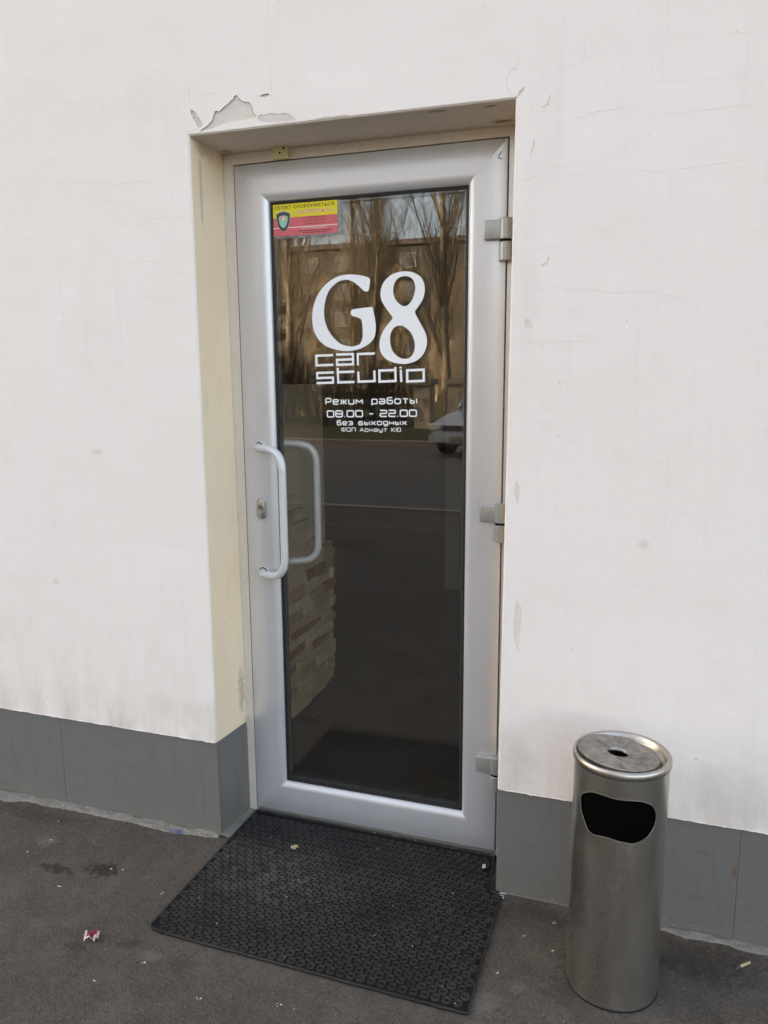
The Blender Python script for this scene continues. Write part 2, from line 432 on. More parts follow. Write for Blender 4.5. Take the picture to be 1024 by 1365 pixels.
# ---- measured outlines on the wall and on the door glass (x, z in metres)
PATCHES = [[(-0.0076,2.1196),(0.0071,2.1269),(0.0205,2.1343),(0.0329,2.1451),(0.041,2.165),(0.0574,2.1652),(0.0696,2.1749),(0.0886,2.1847),(0.1024,2.195),(0.1111,2.1988),(0.1165,2.1887),(0.1304,2.1801),(0.1474,2.1773),(0.1556,2.1679),(0.1577,2.1511),(0.167,2.1407),(0.1543,2.1358),(0.1084,2.1349),(0.0616,2.1301),(0.0319,2.1244)],[(0.1703,2.1398),(0.1885,2.1422),(0.2082,2.1434),(0.2332,2.1393),(0.2553,2.1384),(0.2689,2.1323),(0.2834,2.1214),(0.2712,2.1166),(0.2325,2.1192),(0.1878,2.1229),(0.1722,2.1302)],[(-0.0338,2.1779),(-0.0221,2.1727),(-0.0109,2.1594),(-0.0026,2.1464),(0.0016,2.1362),(-0.0065,2.1302),(-0.0164,2.1356),(-0.0205,2.1482),(-0.0288,2.1613)],[(0.179,2.1888),(0.1904,2.1931),(0.2016,2.1942),(0.2069,2.1866),(0.19,2.1843)],[(0.3429,2.1152),(0.3634,2.1186),(0.3953,2.1162),(0.4268,2.1156),(0.4299,2.1116),(0.3952,2.1116),(0.3632,2.1112)],[(0.8614,2.1135),(0.8666,2.1217),(0.8772,2.131),(0.8792,2.1266),(0.8721,2.1182),(0.8651,2.1105)],[(0.8928,1.9765),(0.8993,1.9888),(0.902,2.0078),(0.9051,2.0096),(0.9042,1.9917),(0.8982,1.9794)],[(0.9158,2.0813),(0.9291,2.0841),(0.9353,2.0972),(0.9386,2.1073),(0.9397,2.0988),(0.9357,2.0842),(0.927,2.0801)],[(0.8915,1.5942),(0.9065,1.5905),(0.911,1.5737),(0.8989,1.5674),(0.8905,1.5776)],[(0.9271,1.7226),(0.9396,1.7265),(0.9458,1.7422),(0.9479,1.7357),(0.9431,1.7218),(0.9313,1.7172)],[(0.8862,0.8694),(0.9026,0.8462),(0.8999,0.7922),(0.8934,0.7288),(0.8803,0.7756)],[(0.879,1.1894),(0.8912,1.1664),(0.8843,1.1269),(0.8739,1.1599)]]
CRACKS = [(1.6,[(-0.0361,2.2443),(-0.0355,2.2226),(-0.0355,2.2008),(-0.0344,2.1789)]),(2.0,[(-0.0522,2.1197),(-0.0278,2.1246),(-0.0095,2.1296),(0.0026,2.1332)]),(1.0,[(-0.0052,2.2095),(0.0246,2.2133),(0.0481,2.2131)]),(1.4,[(0.1393,2.1885),(0.1622,2.1916),(0.182,2.1931)]),(1.4,[(0.2115,2.2869),(0.2121,2.2546),(0.2123,2.213),(0.2127,2.1775)]),(0.7,[(0.1328,2.2363),(0.1331,2.2034)]),(0.8,[(0.3055,2.2158),(0.3066,2.1744),(0.3089,2.1373)]),(2.0,[(0.8644,2.2159),(0.8642,2.189),(0.8573,2.1727),(0.8491,2.1754),(0.8403,2.1639),(0.8351,2.1485),(0.8373,2.1314),(0.8495,2.1152),(0.8569,2.1098)]),(0.7,[(0.514,2.2085),(0.5144,2.1419)]),(0.7,[(0.6114,2.2054),(0.6125,2.1573)]),(1.8,[(0.8677,1.918),(0.8768,1.9198),(0.8905,1.9231),(0.9042,1.9237),(0.9093,1.9384)]),(1.2,[(0.8807,1.8556),(0.8866,1.8595),(0.8895,1.8725)]),(1.2,[(0.8894,1.9682),(0.8852,1.9513)]),(1.3,[(-0.325,1.9065),(-0.2955,1.8923),(-0.2556,1.8857),(-0.2057,1.8849),(-0.1799,1.9008),(-0.1358,1.9026),(-0.0639,1.8993)]),(1.2,[(-0.5252,1.9056),(-0.4512,1.8941),(-0.3898,1.8737),(-0.3515,1.8343),(-0.3127,1.8032),(-0.273,1.7872),(-0.1827,1.7858),(-0.0703,1.7872)]),(0.9,[(-0.5243,2.0252),(-0.4085,2.0191),(-0.2867,2.006),(-0.2071,2.0059),(-0.1392,1.9996)]),(1.0,[(-0.2197,1.684),(-0.15,1.679),(-0.0862,1.6807)]),(0.8,[(-0.7291,1.8739),(-0.6612,1.8716),(-0.6159,1.8774),(-0.5714,1.8798)]),(1.6,[(-0.3176,1.7011),(-0.3142,1.6783),(-0.3057,1.6544)]),(0.7,[(-0.3081,1.73),(-0.2367,1.7286)]),(0.7,[(-0.7523,1.6717),(-0.5814,1.6704)]),(0.7,[(-0.4451,1.6037),(-0.334,1.5975)]),(0.6,[(-0.3616,1.9619),(-0.2205,1.9563)]),(0.9,[(-0.133,2.1693),(-0.1067,2.1362),(-0.0756,2.1027)]),(0.9,[(-0.0882,2.206),(-0.0702,2.1627),(-0.046,2.1301)]),(0.8,[(-0.1548,2.1296),(-0.1232,2.0996),(-0.0728,2.0719)]),(1.3,[(0.9847,2.044),(1.0343,2.0567),(1.0895,2.0579),(1.1136,2.0612),(1.1327,2.0632)]),(1.0,[(1.1388,2.035),(1.1862,2.0359),(1.2446,2.0343),(1.3128,2.0356),(1.3571,2.0392),(1.4083,2.0425)]),(0.8,[(0.9145,1.9216),(0.976,1.9227),(1.0393,1.9248)]),(0.7,[(0.9431,1.9441),(1.007,1.9459),(1.0512,1.9408)]),(1.1,[(1.0774,1.907),(1.108,1.9117),(1.1259,1.921),(1.1804,1.9164),(1.2512,1.9162),(1.3369,1.9204),(1.4157,1.9384)]),(1.2,[(0.8674,1.6613),(0.8979,1.6634),(0.9645,1.6658),(1.0235,1.6602),(1.0943,1.649),(1.1816,1.6475),(1.2309,1.6343),(1.3084,1.6351)]),(1.2,[(0.8736,1.5398),(0.9079,1.5364),(0.9351,1.5312),(0.995,1.5367),(1.099,1.5365)]),(0.9,[(0.8855,1.7571),(0.9354,1.7601),(0.9955,1.7605)]),(0.9,[(1.0506,2.0835),(1.0622,2.0981),(1.0675,2.1192),(1.0871,2.1419)]),(0.9,[(0.9404,2.1449),(0.9684,2.1581),(0.9757,2.1643),(0.9994,2.1644),(1.0143,2.1801),(1.0143,2.2295)]),(0.8,[(1.1914,2.2727),(1.1941,2.1997),(1.1788,2.182),(1.1567,2.1563)]),(0.8,[(1.024,1.7897),(1.0758,1.7927),(1.1099,1.7967)]),(0.7,[(1.1431,1.8118),(1.1915,1.8146)]),(0.6,[(1.201,2.1988),(1.2698,2.1896),(1.3365,2.1861),(1.3916,2.1733)]),(0.6,[(1.1353,2.1101),(1.2407,2.1022),(1.3256,2.0989),(1.4037,2.1089)]),(0.6,[(0.9662,1.6117),(1.0576,1.61)]),(0.6,[(1.2488,1.9586),(1.3062,1.959)]),(0.6,[(1.164,1.4965),(1.2745,1.5)]),(1.4,[(1.4339,0.388),(1.4377,0.3721),(1.4422,0.3546),(1.4441,0.3249)]),(1.4,[(1.476,0.3758),(1.4824,0.3506),(1.4859,0.328)]),(1.0,[(1.3645,0.3585),(1.3676,0.3355)]),(0.7,[(-0.8947,0.4297),(-0.7977,0.4226),(-0.7184,0.4165)]),(1.0,[(0.9095,0.8878),(0.9779,0.8775),(1.1001,0.8962)]),(0.8,[(0.893,0.7455),(0.9722,0.7417),(1.0489,0.7583)]),(0.7,[(0.8669,0.8429),(0.9493,0.8627)]),(0.8,[(-0.7689,0.9801),(-0.4692,0.9821),(-0.1625,1.0136),(-0.0427,1.0065)]),(0.6,[(-0.6815,0.6277),(-0.3507,0.6712),(-0.0434,0.6876)])]
G_OUT = [(0.4147,1.7339),(0.4032,1.7391),(0.3862,1.7433),(0.3648,1.7466),(0.3431,1.7469),(0.3214,1.744),(0.2993,1.7356),(0.277,1.7208),(0.2588,1.7018),(0.2449,1.6784),(0.2367,1.6547),(0.2334,1.6312),(0.2347,1.6069),(0.2409,1.5846),(0.2517,1.5661),(0.2672,1.5516),(0.2871,1.5411),(0.3092,1.5347),(0.3313,1.5307),(0.3529,1.5303),(0.3748,1.5336),(0.3945,1.54),(0.4136,1.5508),(0.4267,1.5644),(0.4319,1.5781),(0.4334,1.5977),(0.4314,1.6174),(0.4274,1.6371),(0.4241,1.6505),(0.4194,1.6534),(0.4066,1.6526),(0.385,1.651),(0.3655,1.6489),(0.3581,1.6452),(0.3558,1.6393),(0.3575,1.6334),(0.3622,1.6297),(0.3761,1.6257),(0.3868,1.6206),(0.3898,1.6166),(0.3922,1.6027),(0.3929,1.5869),(0.3927,1.5711),(0.3895,1.5592),(0.3829,1.5494),(0.3706,1.5444),(0.3531,1.5431),(0.3356,1.5463),(0.3224,1.5514),(0.3071,1.5629),(0.294,1.5773),(0.2832,1.5936),(0.2756,1.6139),(0.272,1.634),(0.2725,1.654),(0.276,1.6737),(0.283,1.6933),(0.2944,1.7106),(0.3101,1.7237),(0.3255,1.7309),(0.3429,1.7328),(0.358,1.7294),(0.373,1.721),(0.3858,1.7107),(0.3964,1.7006),(0.4028,1.6976),(0.41,1.6981),(0.4135,1.7038),(0.4166,1.7191),(0.4167,1.7288)]
E_OUT = [(0.5206,1.7477),(0.5,1.7461),(0.4792,1.7386),(0.4623,1.7249),(0.453,1.7099),(0.4486,1.6927),(0.4502,1.6752),(0.4577,1.6594),(0.4702,1.6416),(0.4807,1.6284),(0.4844,1.6217),(0.4806,1.614),(0.4679,1.6007),(0.4563,1.5853),(0.4485,1.5698),(0.4445,1.5502),(0.4453,1.5343),(0.4503,1.5204),(0.4609,1.5083),(0.4758,1.499),(0.4948,1.4932),(0.5159,1.4906),(0.5369,1.4927),(0.5556,1.4992),(0.5722,1.5119),(0.5825,1.5281),(0.587,1.5454),(0.5865,1.5629),(0.5815,1.5784),(0.5721,1.596),(0.5618,1.6136),(0.5535,1.6293),(0.5519,1.637),(0.5556,1.6426),(0.5658,1.6557),(0.5748,1.6698),(0.5796,1.6856),(0.5804,1.7008),(0.5771,1.716),(0.5698,1.7284),(0.5575,1.7384),(0.5412,1.7449)]
E_IN = [[(0.5198,1.7349),(0.5041,1.7314),(0.4937,1.7216),(0.4882,1.7084),(0.4869,1.695),(0.4893,1.6815),(0.4955,1.6689),(0.5059,1.6585),(0.5163,1.6528),(0.5246,1.6525),(0.535,1.6587),(0.5444,1.671),(0.5502,1.6868),(0.5527,1.7019),(0.5502,1.7153),(0.5432,1.727),(0.533,1.7328)],[(0.5057,1.5985),(0.4931,1.5961),(0.4834,1.5866),(0.4783,1.575),(0.4765,1.5613),(0.4781,1.5456),(0.4831,1.5297),(0.4928,1.5177),(0.5054,1.5089),(0.5201,1.5051),(0.5348,1.5077),(0.5444,1.5162),(0.5494,1.5267),(0.5515,1.5403),(0.5494,1.5559),(0.5432,1.5716),(0.5349,1.5834),(0.5245,1.5922),(0.5153,1.5971)]]
SQ = [[[(0.2983,1.5191),(0.2438,1.5178),(0.2441,1.4896),(0.2986,1.4906)]],[[(0.3085,1.5201),(0.3615,1.5209),(0.3616,1.4916),(0.3107,1.4905),(0.3105,1.5047),(0.3613,1.5061)]],[[(0.3769,1.4882),(0.3764,1.5207),(0.4297,1.5215)]],[[(0.2995,1.4682),(0.2459,1.467),(0.246,1.4518),(0.2966,1.4531),(0.2967,1.4384),(0.2433,1.4369)]],[[(0.3127,1.4811),(0.3133,1.4387),(0.3652,1.4401)],[(0.3139,1.4689),(0.3652,1.4701)]],[[(0.3775,1.47),(0.3785,1.4409),(0.4286,1.4423),(0.428,1.4728)]],[[(0.4922,1.4822),(0.4933,1.4424),(0.4437,1.4406),(0.4431,1.4723),(0.4922,1.4738)]],[[(0.5091,1.4745),(0.5103,1.4391)],[(0.5083,1.4828),(0.5087,1.478)]],[[(0.5281,1.4723),(0.5777,1.4738),(0.5782,1.4424),(0.5284,1.4406),(0.5281,1.4723)]]]
LINES = [[(0.2723,1.3918),(0.272,1.374),(0.557,1.3945),(0.5561,1.3785)],[(0.2761,1.3548),(0.2767,1.3365),(0.5562,1.3593),(0.557,1.3413)],[(0.3077,1.3256),(0.3084,1.3127),(0.5262,1.3289),(0.5266,1.3164)],[(0.3217,1.3045),(0.3216,1.2937),(0.5078,1.3072),(0.5077,1.2958)]]
MOUTH = [(-0.9101,0.501),(-0.8018,0.5165),(-0.5861,0.5308),(-0.3519,0.5339),(-0.1192,0.5323),(0.1454,0.5319),(0.4172,0.5309),(0.6488,0.5209),(0.7915,0.5056),(0.8507,0.4849),(0.8016,0.4622),(0.6923,0.4463),(0.5377,0.4359),(0.3244,0.4294),(0.166,0.4297),(-0.0128,0.4327),(-0.1713,0.4349),(-0.3599,0.4322),(-0.5409,0.4276),(-0.6614,0.4349),(-0.7677,0.4511),(-0.8844,0.472)]

# ------------------------------------------------------------------ the ground and the street (also what the door glass mirrors)
def sheet(name, x0, x1, y0, y1, z, mat):
    return kind(obj(name, [(x0, y0, z), (x1, y0, z), (x1, y1, z), (x0, y1, z)], [(0, 1, 2, 3)], mat), 'structure')
M['earth'] = plain('earth', (.10, .085, .06), .95, 0, .2, .35, 3, .02)
M['road'] = plain('road_asphalt', (.085, .08, .075), .8, 0, .35, .25, 1.2, .004)
M['verge'] = plain('verge_grass', (.05, .048, .022), .95, 0, .2, .4, 2.5, .03)
M['kerb'] = plain('kerb_concrete', (.24, .22, .20), .85, 0, .3, .2, 4, .004)
sheet('ground', -400, 400, -400, 400, -.14, M['earth'])
# pavement in front of the door: a slab whose edge drops to the road
mb = MB(); mb.box(-30, 30, -5.75, .15, -.13, 0.0)
kind(mb.make('pavement', M['asphalt']), 'structure')
sheet('road', -80, 80, -14.6, -5.85, -.115, M['road'])
mb = MB()
for i in range(40):
    mb.box(-20+i*1.0, -19.008+i*1.0, -5.87, -5.752, -.125, .012)
kb = kind(MB().box(-30, 30, -5.868, -5.754, -.13, -.02).make('kerb', M['kerb']), 'structure')
me_k = MB().box(0, .992, -5.872, -5.751, -.125, .010).make('kerb_stone', M['kerb'], kb)
for i in range(1, 30):
    link('kerb_stone', me_k.data, kb, Matrix.Translation((i*1.0-22, 0, 0)))
me_k.location = (-22, 0, 0)
kind(MB().box(-80, 80, -14.85, -14.6, -.13, .01).make('far_kerb', M['kerb']), 'structure')
kind(MB().box(-80, 80, -60, -14.85, -.13, -.02).make('grass_verge', M['verge']), 'structure')

# ------------------------------------------------------------------ the building with the door opening
ZT, YF = .322, .1722                        # top of the plinth tiles, plane of the door frame
M['tile_edge'] = plain('tile_edge', (.16, .145, .115), .8, 0, .3, .2, 60)
M['edge_shade'] = plain('edge_shade', (.46, .39, .34), .95, 0, .1, .3, 90)  # dark outline painted in as shade on the peeled coat's edges
M['flake'] = plain('flaked_coat', (.76, .67, .61), .9, 0, .2, .12, 80, .001)
building = thing('building', 'white plastered building with cracked walls and a grey tiled plinth around the doorway', 'building', (0, 0, 0))

def edge_line(a, b, seed, amp=.0011, step=.012):
    a = Vector(a); b = Vector(b); k = max(2, int((b-a).length/step)); out = []
    for i in range(k+1):
        p = a.lerp(b, i/k); t = (p.x+p.y)
        d = amp*(noise.noise((t*9, seed, 0))+.6*noise.noise((t*37, seed, 3))+.5*noise.noise((t*110, seed, 5)))
        out.append((p, d))
    return out
le = edge_line((-.0445, ZT), (-.0429, 2.112), 1.3)
te = edge_line((-.0429, 2.112), (.8577, 2.1074), 4.7, .0010)
re_ = edge_line((.8577, 2.1074), (.8468, ZT), 8.1)
CH = .0042
F_l = [(p.x-CH+d, p.y+(CH if i == len(le)-1 else 0)) for i, (p, d) in enumerate(le)]
F_t = [(p.x, p.y+CH+d) for p, d in te[1:-1]]
F_r = [(p.x+CH+d, p.y+(CH if i == 0 else 0)) for i, (p, d) in enumerate(re_)]
open_front = F_l+F_t+F_r
B_l = [(p.x+d*.6, CH+abs(d), p.y) for p, d in le]
B_t = [(p.x, CH+abs(d), p.y+d*.6) for p, d in te[1:-1]]
B_r = [(p.x+d*.6, CH+abs(d), p.y) for p, d in re_]
open_back = B_l+B_t+B_r

XL, XW, ZW = -58.0, 13.0, 17.5
bl = rough_line([(-1.8, ZT+.001), F_l[0]], .008, .0013, seed=2.0)
br = rough_line([F_r[-1], (2.4, ZT-.004)], .008, .0016, seed=6.0)
bound = [(XL, ZT)]+bl[:-1]+open_front+br[1:]+[(XW, ZT), (XW, ZW), (XL, ZW)]
holes = []
for i, p in enumerate(PATCHES):
    holes.append((rough_line(p, .003, .0034 if i < 5 else .0016, True, 3.1*i), .0036 if i in (0, 2, 3) else .0012, 1 if i < 6 else 3))
for i, (w, p) in enumerate(CRACKS):
    holes.append((ribbon_poly(rough_line(p, .006, .0022, False, 1.7*i), w*.00062, i*2.3), .0007, 2))
pts = []; edges = []
for lp in [bound]+[h[0] for h in holes]:
    b = len(pts); pts += [Vector(p) for p in lp]; edges += [(b+i, b+(i+1) % len(lp)) for i in range(len(lp))]
cv, ce, cf, *_ = delaunay_2d_cdt(pts, edges, [], 0, 1e-6)
boxes = [(min(q[0] for q in h[0]), max(q[0] for q in h[0]), min(q[1] for q in h[0]), max(q[1] for q in h[0])) for h in holes]
V = []; F = []; MI = []; vid = {}; owner = {}
def gv(i, dep):
    k = (i, round(dep, 5))
    if k not in vid:
        vid[k] = len(V); V.append((cv[i].x, dep, cv[i].y))
    return vid[k]
for t in cf:
    c = (cv[t[0]]+cv[t[1]]+cv[t[2]])/3
    if not inpoly(c, bound): continue
    dep, mi = 0.0, 0
    for h, bx in zip(holes, boxes):
        if bx[0] <= c.x <= bx[1] and bx[2] <= c.y <= bx[3] and inpoly(c, h[0]):
            if h[1] > dep: dep, mi = h[1], h[2]
    a, b, d = (cv[i] for i in t)
    t = tuple(t) if (b-a).cross(d-a) > 0 else tuple(t)[::-1]
    F.append(tuple(gv(i, dep) for i in t)); MI.append(mi)
    for k in range(3):
        owner.setdefault(tuple(sorted((t[k], t[(k+1) % 3]))), []).append((dep, mi))
for (i, j), own in owner.items():
    if len(own) == 2 and own[0][0] != own[1][0]:
        d0, d1 = own[0], own[1]
        F.append((gv(i, d0[0]), gv(j, d0[0]), gv(j, d1[0]), gv(i, d1[0]))); MI.append(4 if max(d0[1], d1[1]) == 1 else max(d0[1], d1[1]))
# bottom lip of the plaster above the tiles
for line in (bl, br):
    for (x0, z0), (x1, z1) in zip(line, line[1:]):
        b = len(V); V += [(x0, 0, z0), (x1, 0, z1), (x1, .013, z1-.002), (x0, .013, z0-.002)]; F.append((b, b+3, b+2, b+1)); MI.append(0)
# worn arris of the opening
b = len(V); n = len(open_front)
V += [(x, 0, z) for x, z in open_front]+list(open_back)
for i in range(n-1):
    F.append((b+i, b+i+1, b+n+i+1, b+n+i)); MI.append(0)
wall = obj('plaster_wall', V, F, [M['paint'], M['bare'], M['crack'], M['flake'], M['edge_shade']], building, mi=MI)
wall['label'] = 'white painted plaster with hairline cracks and peeled patches'

# recess: left cheek, soffit, right cheek
def cheek(name, line, back, mat):
    vv = []; ff = []; K = 6
    for i, p in enumerate(line):
        q = back(p)
        for k in range(K+1):
            t = k/K; P = Vector(p).lerp(Vector(q), t)
            vv.append(P)
    for i in range(len(line)-1):
        for k in range(K):
            a = i*(K+1)+k; ff.append((a, a+1, a+K+2, a+K+1))
    return obj(name, vv, ff, mat, building, True)
lc = cheek('recess_cheek', B_l, lambda p: (-.0300-.0095*(p[2]-ZT)/1.79, YF+.004, p[2]-.004*(p[2]-ZT)/1.79), M['beige'])
lc['label'] = 'beige painted cheek of the door recess with scuffs'
cheek('recess_cheek', B_r, lambda p: (p[0]+.004, YF+.004, p[2]), M['beige'])
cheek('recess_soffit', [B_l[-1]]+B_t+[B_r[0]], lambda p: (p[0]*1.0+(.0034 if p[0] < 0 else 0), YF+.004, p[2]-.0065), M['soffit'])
# caulk beads between plaster and frame
def bead(line, amp, seed):
    mb = MB(); rad = []
    for i, p in enumerate(line):
        rad.append(max(.0008, .0026+amp*noise.noise((i*.31, seed, 0))+amp*.7*noise.noise((i*1.1, seed, 4))))
    mb.tube(line, rad, 6)
    return mb.make('caulk_bead', M['caulk'], building, True)
bead([(-.0305-.0092*(z-.3)/1.8+.0012*noise.noise((z*20, 1, 1)), YF-.0005, z) for z in [.30+.012*i for i in range(150)]], .0022, 1.0)
bead([(x, YF-.0005, 2.1035-.0042*x+.001*noise.noise((x*20, 2, 2))) for x in [-.038+.012*i for i in range(75)]], .0014, 5.0)
# loose plaster knob where the caulk meets the tile
mb = MB()
for i in range(7):
    mb.tube([(-.030+rnd.uniform(-.006, .010), YF-.004+rnd.uniform(-.004, .002), .326+rnd.uniform(0, .022)), (-.028+rnd.uniform(-.006, .010), YF-.006, .332+rnd.uniform(0, .022))], [.0035, .0045], 6)
mb.make('plaster_lump', M['caulk'], building)

# plinth tiles, one object each
def tile(x0, x1, z0=.006, z1=ZT-.003, y0=.004, th=.009, dz=0.0):
    o = MB().box(x0, x1, y0, y0+th, z0+dz, z1+dz*.3).make('plinth_tile', M['tile'], building)
    return bevel(o, .0012, 1)
TL = -.0455
for k in range(3):
    tile(TL-.6095*(k+1)+(.0022 if k < 5 else 0), TL-.6095*k, y0=.004+.0006*(k % 2))
for k in range(2):
    tile(.8475+.6205*k, .8475+.6205*(k+1)-.0024, y0=.004+.0009*(k % 2), dz=-.004*k)
# far tiles, outside the frame
for k in range(3, 7): tile(TL-.6095*(k+1)+.0022, TL-.6095*k)
for k in range(2, 6): tile(.8475+.6205*k, .8475+.6205*(k+1)-.0024, dz=-.004)
o = obj('plinth_tile', [(-.0437, .0132, .006), (-.0300, YF-.001, .006), (-.0300, YF-.001, ZT-.001), (-.0437, .0132, ZT-.001),
                        (-.0530, .0132, .006), (-.0395, YF-.001, .006), (-.0395, YF-.001, ZT-.001), (-.0530, .0132, ZT-.001)],
        [(0, 1, 2, 3), (4, 7, 6, 5), (0, 4, 5, 1), (3, 2, 6, 7), (1, 5, 6, 2), (0, 3, 7, 4)], M['tile'], building)
MB().box(.8485, .8575, .0135, YF-.001, .006, ZT-.001).make('plinth_tile', M['tile'], building)
# grout bed behind the tiles, seen in the joints
gb = MB(); gb.box(-5, -.0545, .0065, .03, .0, ZT-.0015); gb.box(.8590, 5, .0068, .03, .0, ZT-.0045)
gb.make('grout_bed', M['grout'], building)
MB().box(-.0475, -.0442, .0035, .0125, .004, ZT-.002).make('corner_grout', M['tile_edge'], building)
# ragged lip of filler where the plaster meets the tiles
for line, sd in ((bl, 1.0), (br, 7.0)):
    run = [(x, .0012+.0012*noise.noise((x*30, sd, 1)), z_-.0006+.0012*noise.noise((x*45, sd, 2))) for x, z_ in line]
    mb = MB(); mb.tube(run, [max(.0006, .0022+.0016*noise.noise((x*22, sd, 3))+.0012*noise.noise((x*90, sd, 4))) for x, _, _ in run], 6)
    mb.make('filler_lip', M['paint'], building, True)
# hidden body of the building: closed box, so that its shade falls on the pavement
for a in ((XL, -.06, .035, .25, 0, ZW), (.862, XW, .035, .25, 0, ZW), (-.06, .862, .035, .25, 2.125, ZW)):
    MB().box(*a).make('masonry', M['bare'], building)
MB().box(XL, XW, .03, 12, ZW+.002, ZW+.25).make('roof', M['kerb'], building)
for a in ((XL, XL+.2, .26, 12, 0, ZW), (XW-.2, XW, .26, 12, 0, ZW), (XL+.21, XW-.21, 11.8, 12, 0, ZW)):
    MB().box(*a).make('outer_wall', M['paint'], building)

# interior behind the glass
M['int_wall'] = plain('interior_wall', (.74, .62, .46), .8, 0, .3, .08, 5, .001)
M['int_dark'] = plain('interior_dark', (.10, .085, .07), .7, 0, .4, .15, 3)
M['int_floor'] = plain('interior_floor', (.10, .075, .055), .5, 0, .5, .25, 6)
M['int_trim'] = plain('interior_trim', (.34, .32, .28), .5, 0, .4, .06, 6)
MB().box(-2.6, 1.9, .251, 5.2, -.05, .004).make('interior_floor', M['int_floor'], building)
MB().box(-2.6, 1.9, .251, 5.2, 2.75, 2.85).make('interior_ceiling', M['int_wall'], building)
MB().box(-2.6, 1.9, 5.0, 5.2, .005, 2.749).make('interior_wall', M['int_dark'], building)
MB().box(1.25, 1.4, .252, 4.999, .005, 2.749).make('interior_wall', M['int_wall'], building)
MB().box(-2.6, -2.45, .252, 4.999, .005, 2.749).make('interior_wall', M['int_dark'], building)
idf = thing('inner_doorway', 'dim pale door frame deep inside the hallway behind the glass', 'door frame', (0, 0, 0))
for x in (-.10, .93):
    MB().box(x, x+.11, 3.1, 3.22, .005, 2.05).make('jamb', M['int_trim'], idf)
MB().box(-.10, 1.04, 3.1, 3.22, 2.052, 2.16).make('head', M['int_trim'], idf)
# threshold under the leaf
MB().box(-.029, .846, .180, .2505, .0, .0155).make('threshold', M['mortar'], building)

# ------------------------------------------------------------------ stone clad partition seen through the glass
part = thing('stone_partition', 'beige half-height partition clad with rough ledge stones behind the glass door', 'partition', (-.2, 0, 0))
MB().box(-.10, -.012, .40, 1.285, .005, 1.405).make('core', M['int_wall'], part)
MB().box(-.105, -.008, .395, 1.29, 1.4055, 1.425).make('coping', M['int_wall'], part)
stone_m = []
for i, c in enumerate(((.78, .60, .40), (.84, .68, .48), (.70, .52, .33), (.44, .22, .11), (.60, .42, .26), (.80, .66, .49), (.30, .20, .13))):
    g = NG('ledge_stone'); f = g.noise(g.W, 35, 6, .7); f2 = g.noise(g.scale(g.W, (1, 1, 3)), 16, 5, .65)
    cc = g.mix(f, tuple(x*.7 for x in c), tuple(min(1, x*1.2) for x in c))
    stone_m.append(g.out(cc, .85, 0, .3, g.bump(f, .006, .9, g.bump(f2, .012))))
z = .03; row = 0
sr = random.Random(11)
while z < 1.06:
    h = sr.choice((.030, .038, .046, .055, .064)); y = .41-sr.uniform(0, .05)
    while y < 1.29:
        ln = sr.uniform(.07, .24); y1 = min(y+ln, 1.31+sr.uniform(-.006, .012))
        top = 1.06-.30*max(0, (min(y1, 1.3)-.80))/.5 - .02*(row % 3)
        if z+h < top and y1-y > .02:
            x1 = sr.uniform(.010, .032)
            o = MB().box(-.011, x1, y+.0012, y1-.0012, z+.001, z+h-.001).make('stone', sr.choices(stone_m, (5, 5, 4, 2, 3, 4, 1))[0], part)
            me = o.data
            for v in me.vertices:
                if v.co.x > 0: v.co += Vector((sr.uniform(-.005, .005), sr.uniform(-.004, .004), sr.uniform(-.003, .003)))
        y = y1
        if y1 >= 1.29: break
    z += h; row += 1

# ------------------------------------------------------------------ mortar along the wall foot
def mortar_strip(top, outline, h, seed, name, label):
    # top: list of (x, y_back); outline gives y_front; slightly domed and ragged
    xs = [p[0] for p in outline]; x = xs[0]; mbv = []; mbf = []; K = 7
    n_ = int((xs[-1]-xs[0])/.006)
    for i in range(n_+1):
        x = xs[0]+(xs[-1]-xs[0])*i/n_
        for a, b in zip(outline, outline[1:]):
            if a[0] <= x <= b[0]:
                yf = a[1]+(b[1]-a[1])*(x-a[0])/(b[0]-a[0]); break
        yf += .006*noise.noise((x*18, seed, 0))+.004*noise.noise((x*60, seed, 2))+.002*noise.noise((x*170, seed, 4))
        yf = min(yf, top-.004)
        for k in range(K+1):
            t = k/K; yy = top+(yf-top)*t
            zz = h*(1-t**3)*(.75+.5*noise.noise((x*25, yy*60, seed)))+.0015*noise.noise((x*90, yy*120, seed))
            if k == K: zz = -.003
            mbv.append((x, yy, max(zz, -.003)))
    for i in range(n_):
        for k in range(K):
            a = i*(K+1)+k; mbf.append((a, a+1, a+K+2, a+K+1))
    o = obj(name, mbv, mbf, M['mortar'], None, True)
    return tag(o, label, 'mortar')
mortar_strip(.004, [(-1.8, -.04), (-1.2, -.05), (-.93, -.052), (-.86, -.055), (-.80, -.028), (-.72, -.034), (-.6, -.026), (-.45, -.03), (-.38, -.024), (-.3, -.032), (-.2, -.036), (-.12, -.022), (-.046, -.012)], .009, 1.0,
             'mortar_strip', 'pale ragged mortar strip along the foot of the wall left of the door')
mortar_strip(.004, [(1.20, -.004), (1.30, -.012), (1.35, -.026), (1.44, -.016), (1.50, -.030), (1.62, -.026), (2.3, -.03)], .006, 3.0,
             'mortar_strip', 'pale thin mortar strip along the wall foot right of the steel bin')
mv = []; mf = []
N = 30
for i in range(N+1):
    y = -.004+(YF-.002+.004)*i/N; x0 = -.0438+.0138*max(0, y)/YF
    x1 = -.004+.004*noise.noise((y*40, 3, 3))
    for k in range(5):
        t = k/4; mv.append((x0+(x1-x0)*t, y, .007*(1-t*t)+.0018*noise.noise((y*70, t*3, 1))+.001))
for i in range(N):
    for k in range(4):
        a = i*5+k; mf.append((a, a+1, a+6, a+5))
